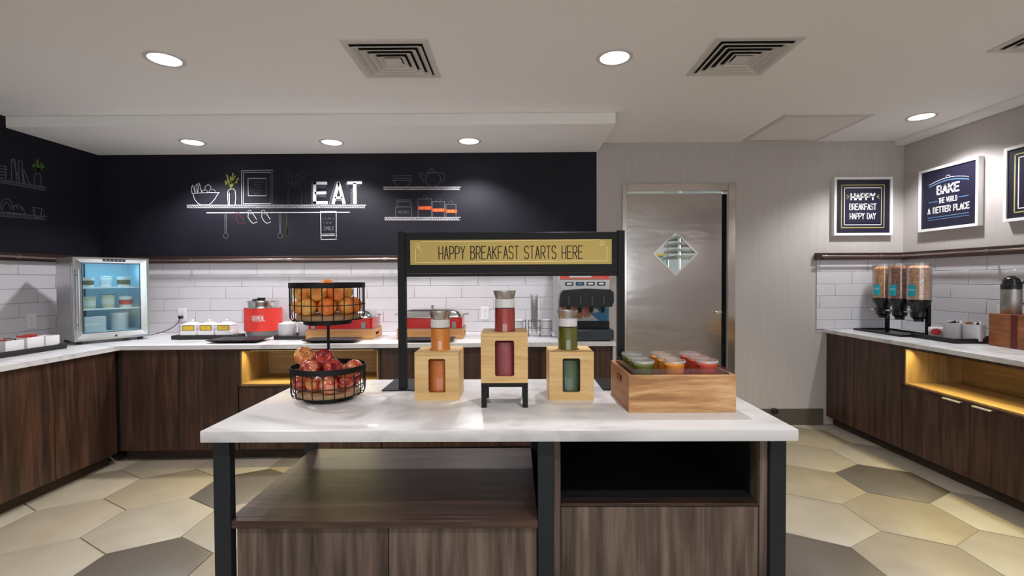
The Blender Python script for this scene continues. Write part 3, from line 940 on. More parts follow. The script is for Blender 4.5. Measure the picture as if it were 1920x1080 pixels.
a, b = RUN(-2.88), RUN(.757)
off = .026
poly = [(XL + .012, 2.0), (-2.88, 2.0), (-2.88, a[1] - off), (b[0], b[1] - off), (b[0] - .02, YW - .012), (XL + .012, YW - .012)]
tag(link('worktop', MB().prism(poly, TOP - .03, TOP, bev=.003), 'quartz'), 'L-shaped white quartz worktop along the left and back walls', 'worktop')
tag(link('worktop', MB().prism([(2.800, 1.91), (XR - .012, 1.91), (XR - .012, YW - .012), (2.800, YW - .012)], TOPR - .03, TOPR, bev=.003), 'quartz'), 'straight white quartz worktop along the right wall', 'worktop')

# ------------------------------------------------------------------ island
isl = thing('serving_island', 'walnut serving island with black steel legs in the room centre', 'island', (-.055, 1.87, 0))
ox, oy = -.055, 1.87
ZL = TOP - .0385


def ibox(name, x0, y0, z0, x1, y1, z1, m, bev=.0012, parent=isl):
    return link(name, MB().box(x0 - ox, y0 - oy, z0, x1 - ox, y1 - oy, z1, bev), m, parent)


for x0, x1 in ((-.985, -.931), (.073, .124), (.824, .876)):
    for y0 in (1.528, 2.195):
        ibox('leg', x0, y0, 0, x1, y0 + .032, ZL, 'leg_metal')
ibox('shelf_board', -.948, 1.5605, .528, .0725, 2.1945, .553, 'walnut_flat')
link('shelf_lip', MB().box(-.9305 - ox, 1.532 - oy, .528, .0725 - ox, 1.560 - oy, .553, .001), 'walnut_flat', isl)
ibox('cabinet_body', -.928, 1.5655, .085, .0725, 2.19, .5275, 'walnut_grey')
ibox('toe_kick', -.92, 1.60, 0, .82, 2.16, .0845, 'toe_wood')
for x0, x1 in ((-.921, -.4225), (-.4195, .068)):
    ibox('door', x0, 1.546, .09, x1, 1.565, .5225, 'walnut_grey')
ibox('side_panel', .1245, 1.543, .085, .1475, 2.20, ZL, 'walnut_grey')
ibox('side_panel', .798, 1.543, .085, .8235, 2.20, ZL, 'walnut_grey')
ibox('bay_floor', .148, 1.545, .593, .7975, 2.18, .603, 'walnut_flat')
link('bay_lining', MB().box(.148 - ox, 1.60 - oy, .6035, .152 - ox, 2.17 - oy, ZL - .001).box(.7935 - ox, 1.60 - oy, .6035, .7975 - ox, 2.17 - oy, ZL - .001)
     .box(.148 - ox, 2.17 - oy, .6035, .7975 - ox, 2.18 - oy, ZL - .001).box(.148 - ox, 1.58 - oy, .6032, .7975 - ox, 2.17 - oy, .6055).box(.148 - ox, 1.56 - oy, ZL - .006, .7975 - ox, 2.17 - oy, ZL - .001), 'niche_black', isl)
ibox('cabinet_body', .148, 1.5685, .085, .7975, 2.18, .5925, 'walnut_grey')
ibox('drawer_front', .1495, 1.548, .09, .796, 1.568, .5905, 'walnut_grey')
tag(link('island_top', MB().box(-1.0, 1.488, TOP - .038, .892, 2.253, TOP, .004, 2), 'quartz'), 'thick white veined quartz top resting on the centre island', 'worktop')


# ------------------------------------------------------------------ sign on posts
sg = thing('sign_stand', 'black metal frame stand with a gold breakfast sign on the island', 'sign', (-.015, 2.045, TOP))
S = lambda x0, y0, z0, x1, y1, z1: (x0 + .015, y0 - 2.045, z0 - TOP, x1 + .015, y1 - 2.045, z1 - TOP)
for x0, x1, p0, p1 in ((-.501, -.468, -.571, -.400), (.4405, .471, .375, .55)):
    link('base_plate', MB().box(*S(p0, 2.015, TOP, p1, 2.245, TOP + .005), .001), 'black_metal', sg)
    link('post', MB().box(*S(x0, 2.03, TOP + .0052, x1, 2.06, 1.546), .0012), 'black_metal', sg)
link('crossbar', MB().box(*S(-.4675, 2.033, 1.352, .440, 2.057, 1.366), .001), 'black_metal', sg)
sb = link('sign_box', MB().box(*S(-.4675, 2.028, 1.3665, .440, 2.058, 1.540), .002), 'black_metal', sg)
gp = link('gold_panel', MB().box(*S(-.445, 2.0245, 1.4025, .414, 2.0275, 1.5085), .0006), 'gold', sg)
sT = lambda u, v: (u + .015, 2.0239 - 2.045, v - TOP)


def SB(*pts):
    return [(lambda p: (p.x, p.z))(at_y(a_, b_, 2.0245)) for a_, b_ in pts]


mb = MB()
(u0, v0), (u1, v1) = SB((823, 486), (1092, 463))
for k in range(4):
    mb = MB()
    text(mb, 'HAPPY BREAKFAST STARTS HERE', u0, v0, u1, v0 + .0535, .0042, sT, .40, word=k)
    lab(link('lettering', mb, 'ink', gp), 'dark brown thin capital lettering')
mb = MB()
for st in ([(791, 453.5), (1123, 449.5)], [(779, 467), (779.5, 492), (1138, 489), (1138, 463)], [(784, 463), (790, 471)]):
    mb.ribbon(SB(*st), .0022, sT)
for cx_, cy_ in ((783.5, 460), (1129, 456)):
    for k in range(8):
        an = k * PI / 4
        mb.ribbon(SB((cx_ + 2.2 * math.cos(an), cy_ + 2.2 * math.sin(an)), (cx_ + 5.4 * math.cos(an), cy_ + 5.4 * math.sin(an))), .0016, sT)
lab(link('border_line', mb, 'gold_line', gp), 'pale gold border line with corner bursts')


# ------------------------------------------------------------------ juice dispensers
def juice_box(label, x0, y0, z0, w, d, h, win):
    t = thing('dispenser_box', label, 'box', (x0 + w / 2, y0 + d / 2, z0), 0, 'wooden juice boxes')
    X0, X1, Y0, Y1 = -w / 2, w / 2, -d / 2, d / 2
    wx0, wz0, wx1, wz1 = win[0] - x0 - w / 2, win[1] - z0, win[2] - x0 - w / 2, win[3] - z0
    n = 6
    inner = []
    R = rrect(wx0, wz0, wx1, wz1, .008, n - 1)
    O = rect_loop(X0, 0, X1, h - .0125, n)
    # order both outlines from the lower right corner, counter clockwise
    fr = MB().ring_prism(O, R, Y0, Y0 + .010, XZ)
    link('front_panel', fr, 'birch', t)
    link('side_panel', MB().box(X0, Y0 + .0102, 0, X0 + .010, Y1, h - .0125, .0008), 'birch', t)
    link('side_panel', MB().box(X1 - .010, Y0 + .0102, 0, X1, Y1, h - .0125, .0008), 'birch', t)
    link('back_rail', MB().box(X0 + .0102, Y1 - .010, 0, X1 - .0102, Y1, .03, .0008), 'birch', t)
    link('floor_panel', MB().box(X0 + .0102, Y0 + .0102, 0, X1 - .0102, Y1 - .0102, .010), 'birch', t)
    # lid with a round hole
    rr = .0435; seg = 24
    hole = [(rr * math.cos(-PI / 4 + 2 * PI * k / seg), rr * math.sin(-PI / 4 + 2 * PI * k / seg)) for k in range(seg)]
    lid = MB().ring_prism(rect_loop(X0, Y0, X1, Y1, 6), hole, h - .012, h)
    link('lid', lid, 'birch', t)
    return t


def carafe(label, x, y, zb, zt, zj, liquid, low, glass_low):
    """zt: top of the steel spout lid; zj: top of the box it stands in"""
    t = thing('juice_carafe', label, 'carafe', (x, y, zb), 0, 'juice carafes')
    g = zt - zb
    sp = zj - zb - .003
    gl = MB().lathe([(0, 0), (.063, 0), (.067, .005), (.067, sp - .034), (.0395, sp - .018), (.0395, g - .066), (.037, g - .062), (.037, g - .058)], seg=32)
    link('glass_body', gl, 'glass', t)
    link('juice', MB().lathe([(0, sp), (.0383, sp), (.0383, g - .068), (0, g - .067)], seg=28), liquid, t)
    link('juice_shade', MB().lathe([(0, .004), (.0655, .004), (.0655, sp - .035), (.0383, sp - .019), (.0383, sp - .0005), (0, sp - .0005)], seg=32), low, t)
    link('collar', MB().lathe([(.0375, g - .0635), (.0385, g - .0635), (.0385, g - .034), (.0365, g - .032), (0, g - .032)], seg=28), 'white_plastic', t)
    ld = MB().lathe([(0, g - .0315), (.0355, g - .0315), (.0365, g - .029), (.0425, g - .002), (.0425, g), (.040, g), (.035, g - .022), (0, g - .024)], seg=28)
    for v in ld.bm.verts:                                   # pouring lip
        if v.co.z > g - .004 and v.co.x < -.03:
            v.co.x -= .003
    link('spout_lid', ld, 'lid_steel', t)
    return t


mat('juice_orange_low', srgb(226, 130, 62), .3); mat('juice_red_low', srgb(168, 78, 88), .3); mat('juice_green_low', srgb(90, 110, 84), .3)  # same juice behind the windows, its shaded look put into the colour
juice_box('light wooden box with orange juice window, left of the three boxes', -.395, 1.857, TOP, .174, .176, .190, (-.341, .895, -.274, 1.028))
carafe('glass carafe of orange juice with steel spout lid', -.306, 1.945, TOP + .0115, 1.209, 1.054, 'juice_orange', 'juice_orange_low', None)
st_ = thing('riser_stand', 'small black metal riser stand under the middle juice box', 'stand', (-.039, 1.831, TOP))
for sx in (-1, 1):
    for sy in (-1, 1):
        link('leg', MB().box(sx * .0765 - .0098, sy * .074 - .0098, 0, sx * .0765 + .0098, sy * .074 + .0098, .0765, .001), 'black_metal', st_)
link('stand_top', MB().box(-.0865, -.0845, .077, .0865, .0845, .0925, .0012), 'black_metal', st_)
juice_box('light wooden box with red juice window raised on the riser stand', -.126, 1.745, TOP + .093, .1735, .172, .184, (-.074, .981, -.003, 1.114))
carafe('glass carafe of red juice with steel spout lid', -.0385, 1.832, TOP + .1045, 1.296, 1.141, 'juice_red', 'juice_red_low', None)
juice_box('light wooden box with green juice window, right of the three boxes', .134, 1.850, TOP, .174, .176, .190, (.186, .896, .255, 1.029))
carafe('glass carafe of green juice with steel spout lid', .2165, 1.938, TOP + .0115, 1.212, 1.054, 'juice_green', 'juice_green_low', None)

# ------------------------------------------------------------------ crate with juice cups
cr = thing('wooden_crate', 'pine crate with a hand slot, at the right end of the island', 'crate', (.593, 1.834, TOP))
cw, cd, ch = .190, .156, .133
link('front_board', MB().box(-cw, -cd, 0, cw, -cd + .012, ch, .001), 'pine', cr)
link('back_board', MB().box(-cw, cd - .012, 0, cw, cd, ch, .001), 'pine', cr)
for sx in (-1, 1):
    O = rect_loop(-cd + .0122, 0, cd - .0122, ch, 6); R = rrect(-.045, .082, .045, .110, .012, 5)
    x0 = -cw if sx < 0 else cw - .012
    link('side_board', MB().ring_prism(O, R, x0, x0 + .012, YZ), 'pine_side', cr)
link('bottom_board', MB().box(-cw + .0122, -cd + .0122, 0, cw - .0122, cd - .0122, .010), 'pine', cr)
tr = thing('acrylic_tray', 'smoky clear acrylic tray set inside the pine crate', 'tray', (.593, 1.834, TOP + .055))
aw, ad_ = .172, .139
link('tray_floor', MB().box(-aw, -ad_, 0, aw, ad_, .004), 'acrylic', tr)
for q in ((-aw, -ad_, .0042, -aw + .004, ad_, .097), (aw - .004, -ad_, .0042, aw, ad_, .097), (-aw + .0042, -ad_, .0042, aw - .0042, -ad_ + .004, .097), (-aw + .0042, ad_ - .004, .0042, aw - .0042, ad_, .097)):
    link('tray_wall', MB().box(*q, .001), 'acrylic', tr)
for q in ((-cw + .013, -.03, -.0445, -cw + .03, .03, -.0005), (cw - .03, -.03, -.0445, cw - .013, .03, -.0005)):
    link('tray_foot', MB().box(*q), 'acrylic', tr)
cup_me = MB().lathe([(0, 0), (.026, 0), (.0275, .003), (.0365, .104), (.038, .107), (.0365, .108)], seg=28).mesh('cup_wall'); cup_me.materials.append(M['clear_plastic'])
lid_me = MB().lathe([(.0366, .1085), (.0395, .1085), (.0395, .114), (.037, .117), (.035, .1125), (.030, .1105), (.012, .1105), (.010, .113), (0, .113)], seg=28).mesh('lid'); lid_me.materials.append(M['lid_plastic'])
rim_me = MB().lathe([(.0397, .1085), (.0405, .1095), (.0405, .1135), (.0385, .1175), (.0372, .1172), (.0393, .113), (.0397, .1085)], seg=28).mesh('lid_rim'); rim_me.materials.append(M['rim_plastic'])
COLS = (('green', .472, 'cup_green'), ('orange', .5865, 'cup_orange'), ('red', .706, 'cup_red'))
for cn, x, m in COLS:
    jm = MB().lathe([(0, .003), (.0265, .003), (.0352, .101), (0, .102)], seg=28).mesh('juice'); jm.materials.append(M[m])
    for r, (y, wd) in enumerate(((1.745, 'front'), (1.832, 'middle'), (1.918, 'back'))):
        t = thing('juice_cup', 'lidded clear cup of %s juice, %s of its column in the crate' % (cn, wd), 'cup', (x, y, TOP + .0595), 0, 'juice cups in the crate')
        link('cup_wall', cup_me, None, t); link('juice', jm, None, t); l_ = link('lid', lid_me, None, t); link('lid_rim', rim_me, None, l_)

# ------------------------------------------------------------------ two tier fruit stand
FX, FY = -.752, 1.905
fs = thing('fruit_stand', 'two tier round black wire fruit stand on the island', 'fruit stand', (FX, FY, TOP))
link('center_pole', MB().rod((0, 0, .045), (0, 0, .302), .0055, 10), 'black_metal', fs)
w_me = None
for lvl, (zb, hh, mr) in enumerate(((0.0, .136, .062), (.300, .166, .079))):
    zt = zb + hh
    link('basket_foot', MB().lathe([(0, zb), (.088, zb), (.092, zb + .003), (.092, zb + .017), (0, zb + .017)], seg=40), 'black_metal', fs)
    link('basket_floor', MB().lathe([(0, zb + .0175), (.116, zb + .0175), (.118, zb + .02), (.118, zb + .036), (.110, zb + .039), (0, zb + .039)], seg=40), 'tan_disc', fs)
    link('rim', MB().lathe([(.1405, zt - .021), (.1445, zt - .021), (.1445, zt), (.1405, zt), (.1405, zt - .021)], seg=48), 'black_metal', fs)
    link('ring_wire', MB().tube([(.1425 * math.cos(2 * PI * k / 40), .1425 * math.sin(2 * PI * k / 40), zb + mr) for k in range(40)], .0020, 6, True), 'black_metal', fs)
    link('ring_wire', MB().tube([(.121 * math.cos(2 * PI * k / 40), .121 * math.sin(2 * PI * k / 40), zb + .019) for k in range(40)], .0020, 6, True), 'black_metal', fs)
    wm = MB().tube([(.1405, 0, zt - .004), (.1405, 0, zb + .036), (.1385, 0, zb + .026), (.132, 0, zb + .019), (.1185, 0, zb + .0185)], .0021, 6).mesh('wire'); wm.materials.append(M['black_metal'])
    for k in range(22):
        link('wire', wm, None, fs, (0, 0, 0), 2 * PI * (k + .3) / 22)


def fruit_mesh(kind):
    prof = []
    n = 14
    for k in range(n + 1):
        a = -PI / 2 + PI * k / n
        if kind == 'orange':
            prof.append((max(0, math.cos(a)) * 1.0, math.sin(a) * .96))
        else:
            r = math.cos(a) ** .82 if math.cos(a) > 0 else 0
            z = math.sin(a) * .92
            if k >= n - 3:
                z -= (.10, .17, .32, .50)[k - (n - 3)] * .75 if k > n - 3 else .02
            if k <= 2:
                z += (.22, .08, .02)[k]
            r *= 1.0 + .10 * math.sin(a)
            prof.append((0 if k in (0, n) else r, z))
    return MB().lathe(prof, seg=22)


def fruit(kind, x, y, z, r, m, tilt, label, group, me_cache={}):
    nm = 'orange' if kind == 'orange' else 'apple'
    key = (kind, m)
    if key not in me_cache:
        me_cache[key] = fruit_mesh(kind).mesh(nm, 80); me_cache[key].materials.append(M[m])
        me_cache['stem' + kind] = me_cache.get('stem' + kind) or (MB().tube([(0, 0, .42), (.02, 0, .8), (.07, 0, 1.06)], .035, 6).mesh('stem') if kind == 'apple' else MB().lathe([(0, .985), (.09, .97), (.1, .945), (0, .93)], seg=8).mesh('stem'))
        sm = me_cache['stem' + kind]
        if not sm.materials:
            sm.materials.append(M['stem_brown'] if kind == 'apple' else M['chalk_green'])
    o = link(nm, me_cache[key], None, None, (x, y, z)); o.scale = (r, r, r); o.rotation_euler = tilt
    tag(o, label, nm, group)
    link('stem', me_cache['stem' + kind], None, o)
    return o


OZ = TOP + .300 + .039
RO = .0345
org = []
pos1 = [(-120, .083), (-78, .084), (-30, .083), (-162, .083), (18, .083), (64, .083), (110, .083), (155, .083)]
nm1 = ['second from left', 'third from left', 'rightmost', 'leftmost', 'far right', 'back right', 'back middle', 'back left']
for (a, rr), q in zip(pos1, nm1):
    a = math.radians(a)
    org.append((rr * math.cos(a), rr * math.sin(a), OZ + .0335, 'orange in the bottom layer of the upper basket, %s' % q))
pos2 = [(-140, .070, 'front left'), (-92, .068, 'front middle'), (-46, .070, 'front right'), (10, .066, 'right'), (70, .064, 'back right'), (130, .066, 'back left'), (180, .064, 'left')]
for a, rr, q in pos2:
    a = math.radians(a)
    org.append((rr * math.cos(a), rr * math.sin(a), OZ + .0885, 'orange in the second layer of the upper basket, %s' % q))
org.append((.0, -.006, OZ + .139, 'topmost orange peeking over the upper basket rim'))


def settle(items, R_, floor_z, top_z):
    """push spheres (x,y,z,r) apart inside a round basket"""
    P = [Vector(i[:3]) for i in items]; rs = [i[3] for i in items]
    for it in range(160):
        for i in range(len(P)):
            for j in range(i):
                d = P[i] - P[j]; L = d.length or 1e-4; m = (rs[i] + rs[j]) * .985 - L
                if m > 0:
                    P[i] += d * (m / 2 / L); P[j] -= d * (m / 2 / L)
        for i, p in enumerate(P):
            p.z = max(p.z - .0002, floor_z + rs[i] * .97)
            q = math.hypot(p.x, p.y); lim = R_ - rs[i] if p.z < top_z else R_ - rs[i] * .55
            if q > lim:
                p.x *= lim / q; p.y *= lim / q
    return P


pk = settle([(x, y, z, RO) for x, y, z, lb in org], .138, OZ, OZ + .2)
org = [(p.x, p.y, p.z, o_[3]) for p, o_ in zip(pk, org)]
random.seed(4)
for k, (x, y, z, lb) in enumerate(org):
    fruit('orange', FX + x, FY + y, z, RO, ('orange_peel', 'orange_deep', 'orange_peel')[k % 3], (random.uniform(-1.4, 1.4), random.uniform(-1.2, 1.2), random.uniform(0, 6)), lb, 'oranges in the upper basket')
AZ = TOP + .039
RA = .0345
apl = []
for k, (a, rr, m, q) in enumerate(((-150, .092, 'apple_red', 'far left'), (-112, .078, 'apple_gold', 'left of the pale one'), (-72, .093, 'apple_blush', 'large pale one in front'), (-28, .092, 'apple_red', 'right of the pale one'),
                                   (20, .090, 'apple_dark', 'far right'), (65, .092, 'apple_red', 'back right'), (110, .092, 'apple_dark', 'back left'), (158, .090, 'apple_red', 'rear left'))):
    a = math.radians(a)
    apl.append((rr * math.cos(a), rr * math.sin(a), AZ + .034, m, RA, 'apple in the bottom layer of the lower basket, %s' % q))
for a, rr, m, q in ((-160, .088, 'apple_red', 'at the left wires'), (-105, .070, 'apple_red', 'front, streaked yellow and red'), (-55, .072, 'apple_dark', 'front, dark red'), (-12, .088, 'apple_red', 'at the right wires'), (120, .070, 'apple_dark', 'at the back left')):
    a = math.radians(a)
    apl.append((rr * math.cos(a), rr * math.sin(a), AZ + .090, m, RA, 'apple in the middle layer of the lower basket, %s' % q))
apl += [(-.080, -.035, TOP + .172, 'apple_gold', .037, 'golden blush apple on top at the left rim of the basket'),
        (-.004, -.050, TOP + .166, 'apple_dark', .0365, 'dark red apple on top, stem end facing out, beside the pole'),
        (.062, -.030, TOP + .134, 'apple_red', .0355, 'red apple lying low on top at the right of the pole'),
        ]
pk = settle([(q[0], q[1], q[2], q[4]) for q in apl], .138, AZ, TOP + .155)
apl = [(p.x, p.y, p.z, *q[3:]) for p, q in zip(pk, apl)]
for k, (x, y, z, m, r, lb) in enumerate(apl):
    tl = (random.uniform(-1.5, 1.5), random.uniform(-1.2, 1.2), random.uniform(0, 6))
    if 'stem end' in lb:
        tl = (1.05, .1, .2)
    if 'streaked' in lb:
        tl = (.3, 1.2, 5.6)
    fruit('apple', FX + x, FY + y, z, r, m, tl, lb, 'apples in the lower basket')

# ------------------------------------------------------------------ fridge with its contents
fl, frr = Vector((-3.251, 3.473, 0)), Vector((-2.991, 3.870, 0))
fa = math.atan2(frr.y - fl.y, frr.x - fl.x)
FWD = (frr - fl).length
fr = thing('display_fridge', 'small stainless glass door fridge angled in the left corner', 'fridge', (fl.x, fl.y, TOP), fa)
# local: x along the front, y into the corner
FH, FB = .655, .028
b = MB()
b.box(0, .045, FB, .022, .40, FH, .002).box(FWD - .022, .045, FB, FWD, .40, FH, .002).box(.022, .045, FH - .03, FWD - .022, .40, FH, .001).box(.022, .045, FB, FWD - .022, .40, FB + .05, .001).box(.022, .38, FB + .05, FWD - .022, .40, FH - .03)
link('fridge_body', b, 'steel', fr)
link('fridge_lining', MB().box(.0225, .05, FB + .0505, .026, .379, FH - .0305).box(FWD - .026, .05, FB + .0505, FWD - .0225, .379, FH - .0305).box(.0265, .374, FB + .0505, FWD - .0265, .3795, FH - .0305).box(.0265, .05, FB + .0505, FWD - .0265, .374, FB + .054).box(.0265, .05, FH - .034, FWD - .0265, .374, FH - .0305), 'fridge_in', fr)
mb = MB(); lp = []
for ins, ins_b, ins_t, y in ((0, 0, 0, .038), (0, 0, 0, .004), (.003, .003, .003, 0), (.018, .018, .014, .001), (.056, .056, .042, .016), (.056, .056, .042, .038)):
    lp.append([mb.bm.verts.new(p) for p in ((ins, y, FB - .004 + ins_b), (FWD - ins, y, FB - .004 + ins_b), (FWD - ins, y, FH - ins_t), (ins, y, FH - ins_t))])
lp.append(lp[0])
for A_, B_ in zip(lp, lp[1:]):
    for i in range(4):
        mb.bm.faces.new((A_[i], A_[(i + 1) % 4], B_[(i + 1) % 4], B_[i]))
dr = link('fridge_door', mb.mesh('fridge_door', 8), 'aluminium', fr)
link('door_glass', MB().box(.0565, .0175, FB + .0525, FWD - .0565, .0225, FH - .0425), 'fridge_glass', dr)
link('door_gasket', MB().ring_prism([(.0562, FB + .0522), (FWD - .0562, FB + .0522), (FWD - .0562, FH - .0422), (.0562, FH - .0422)], [(.060, FB + .056), (FWD - .060, FB + .056), (FWD - .060, FH - .046), (.060, FH - .046)], .0145, .0172, XZ), 'dark_blue_grey', dr)
hd = MB().rod((.030, -.034, .11), (.030, -.034, .56), .0125, 14)
hd.rod((.030, -.034, .15), (.030, .0, .15), .006, 8).rod((.030, -.034, .52), (.030, .0, .52), .006, 8)
link('handle', hd, 'fridge_handle', dr)
dp = link('display_panel', MB().box(.178, -.0025, FH - .030, .318, -.0002, FH - .010, .0006), 'dark_blue_grey', dr)
for k in range(5):
    link('display_symbol', MB().box(.190 + k * .025, -.0032, FH - .023, .203 + k * .025, -.0026, FH - .017), 'grey_panel', dp)
kk = MB().lathe([(0, 0), (.007, 0), (.007, .003), (0, .003)], seg=12)
for v in kk.bm.verts:
    x, y, z = v.co; v.co = (x + .25, -z, y + FB + .022)
link('door_lock', kk, 'black_plastic', dr)
for x in (.045, FWD - .045):
    for y in (.07, .36):
        link('foot', MB().lathe([(0, 0), (.019, 0), (.016, FB - .001), (0, FB - .001)], (x, y, 0), 14), 'black_plastic', fr)
link('fridge_lamp', MB().box(.08, .06, FH - .040, FWD - .08, .075, FH - .0345), 'fridge_led', fr)
SH = (.255, .420)
for z in SH:
    s_ = link('fridge_shelf', MB().box(.028, .06, z, FWD - .028, .372, z + .006), 'glass', fr)
    link('shelf_edge', MB().box(.028, .052, z - .003, FWD - .028, .0595, z + .009, .001), 'white_plastic', s_)
link('shelf_post', MB().rod((.16, .36, FB + .06), (.16, .36, FH - .04), .005, 8), 'dark_blue_grey', fr)


def infr(x, y, z):
    p = Vector((fl.x, fl.y, TOP)) + Matrix.Rotation(fa, 3, 'Z') @ Vector((x, y, z))
    return (p.x, p.y, p.z)


def tub(label, x, y, z, r, h, body, band, lid, taper=.9, group='yogurt tubs in the fridge'):
    t = thing('yogurt_tub', label, 'tub', infr(x, y, z), fa, group)
    link('tub_body', MB().lathe([(0, 0), (r * taper, 0), (r, h - .004), (0, h - .004)], seg=22), body, t)
    link('tub_band', MB().lathe([(r * (taper + (1 - taper) * .25) + .0008, h * .25), (r * (taper + (1 - taper) * .7) + .0008, h * .7)], seg=22), band, t)
    link('tub_lid', MB().lathe([(0, h - .0035), (r + .003, h - .0035), (r + .003, h), (0, h + .001)], seg=22), lid, t)


tub('spotted white tub on the top fridge shelf, left', .115, .13, SH[1] + .0065, .043, .075, 'offwhite_paper', 'carton_brown', 'white_plastic')
tub('white tub on the top fridge shelf, middle', .235, .15, SH[1] + .0065, .041, .085, 'white_plastic', 'grey_china', 'white_plastic')
tub('cream tub on the top fridge shelf, right', .345, .13, SH[1] + .0065, .043, .082, 'offwhite_paper', 'carton_brown', 'white_plastic')
tub('pale tub with grey band on the middle fridge shelf, left', .118, .12, SH[0] + .0065, .046, .092, 'carton_cream', 'offwhite_paper', 'carton_cream')
tub('cream tub with brown top on the middle fridge shelf, centre', .24, .13, SH[0] + .0065, .044, .108, 'carton_cream', 'offwhite_paper', 'carton_brown')
tub('white tub with red berry print on the middle fridge shelf, right', .352, .12, SH[0] + .0065, .044, .090, 'white_plastic', 'red_print', 'offwhite_paper')
t = thing('carton', 'square white carton on the fridge floor, left', 'carton', infr(.15, .14, FB + .0545), fa)
link('carton_body', MB().box(-.065, -.055, 0, .065, .055, .118, .004), 'grey_china', t)
link('carton_band', MB().box(-.0655, -.0556, .05, .04, -.0552, .066), 'white_plastic', t)
t = thing('canister', 'round white canister on the fridge floor, right', 'canister', infr(.32, .15, FB + .0545), fa)
link('canister_body', MB().lathe([(0, 0), (.056, 0), (.058, .004), (.058, .124), (0, .124)], seg=26), 'grey_china', t)
link('canister_lid', MB().lathe([(0, .1245), (.060, .1245), (.060, .134), (.056, .137), (0, .137)], seg=26), 'white_plastic', t)

# outlets, plug and cord
def outlet(label, loc, rot, m='white_plastic'):
    t = thing('wall_outlet', label, 'outlet', loc, rot)
    link('cover_plate', MB().box(-.037, -.005, -.058, .037, 0, .058, .002), m, t)
    for z in (-.024, .024):
        s_ = link('socket', MB().prism(rrect(-.016, z - .014, .016, z + .014, .009, 4), -.0068, -.0051, XZ), m, t)
        for x in (-.006, .006):
            link('slot', MB().box(x - .0012, -.0072, z - .004, x + .0012, -.0069, z + .005), 'vent_dark', s_)
    return t


YT = YW - .0095
outlet('white wall outlet on the back tiles with a black plug, beside the fridge', (-3.03, YT, 1.03), 0)
outlet('white wall outlet on the back tiles left of the red juice carafe', (-.272, YT, 1.03), 0)
outlet('white wall outlet on the left wall tiles above the condiment tray', (XL + .0095, 3.675, 1.03), PI / 2)
outlet('white wall outlet on the right wall tiles behind the thermos', (XR - .0095, 3.42, 1.075), -PI / 2)
pc = thing('power_cord', 'black fridge plug and cord hanging from the back wall outlet', 'cord', (-3.03, YT - .0075, 1.006))
link('plug', MB().box(-.015, -.034, -.013, .015, 0, .015, .004), 'black_plastic', pc)
pts = [(0, -.028, -.012), (-.004, -.05, -.045), (-.015, -.09, -.08), (-.045, -.17, -.112), (-.08, -.26, -.130), (-.12, -.34, -.137), (-.16, -.36, -.137)]
sm = []
for i in range(len(pts) - 1):
    for k in range(5):
        p0 = Vector(pts[max(i - 1, 0)]); p1 = Vector(pts[i]); p2 = Vector(pts[i + 1]); p3 = Vector(pts[min(i + 2, len(pts) - 1)]); u = k / 5
        sm.append(.5 * ((2 * p1) + (p2 - p0) * u + (2 * p0 - 5 * p1 + 4 * p2 - p3) * u * u + (3 * p1 - p0 - 3 * p2 + p3) * u ** 3))
sm.append(Vector(pts[-1]))
link('cable', MB().tube(sm, .0035, 8), 'black_plastic', pc)

# ------------------------------------------------------------------ left counter tray
lt = thing('serving_tray', 'long dark tray of white holders on the left counter', 'tray', (-3.33, 2.94, TOP))
link('tray_board', MB().box(-.155, -.60, 0, .155, .40, .014, .002), 'tray_black', lt)
link('tray_rim', MB().ring_prism([(-.155, -.60), (.155, -.60), (.155, .40), (-.155, .40)], [(-.143, -.588), (.143, -.588), (.143, .388), (-.143, .388)], .0142, .036), 'tray_black', lt)


def holder(label, x, y, z, w, h, m, packs, rot=0, group='white square holders'):
    t = thing('condiment_holder', label, 'holder', (x, y, z), rot, group)
    s_ = w / 2
    link('holder_body', MB().ring_prism([(-s_ * .94, -s_ * .94), (s_ * .94, -s_ * .94), (s_ * .94, s_ * .94), (-s_ * .94, s_ * .94)], [(-s_ * .84, -s_ * .84), (s_ * .84, -s_ * .84), (s_ * .84, s_ * .84), (-s_ * .84, s_ * .84)], 0, h), m, t)
    link('holder_floor', MB().box(-s_ * .83, -s_ * .83, 0, s_ * .83, s_ * .83, .006), m, t)
    for k, (mm, lean, dz) in enumerate(packs):
        n = len(packs)
        yy = -s_ * .62 + 1.24 * s_ * (k + .5) / n
        p = link('packet', MB().box(-s_ * .7, -.003, .008, s_ * .7, .003, h + dz, .001), mm, t, (0, yy, 0))
        p.rotation_euler = (lean, 0, 0)
    return t


holder('white square holder cut by the left picture edge, packets inside', -3.275, 3.03, TOP + .0145, .12, .082, 'white_china', [('red_print', .1, .008), ('grey_china', -.1, .006), ('slate', .05, .010)])
holder('white square holder with red packets, middle of the left tray', -3.275, 3.165, TOP + .0145, .115, .088, 'white_china', [('red_print', .1, .012), ('red_print', -.06, .012), ('red_print', .0, .014)])
holder('white square holder nearest the fridge on the left tray', -3.275, 3.288, TOP + .0145, .105, .082, 'white_china', [('offwhite_paper', .05, -.006), ('offwhite_paper', .02, -.004)])

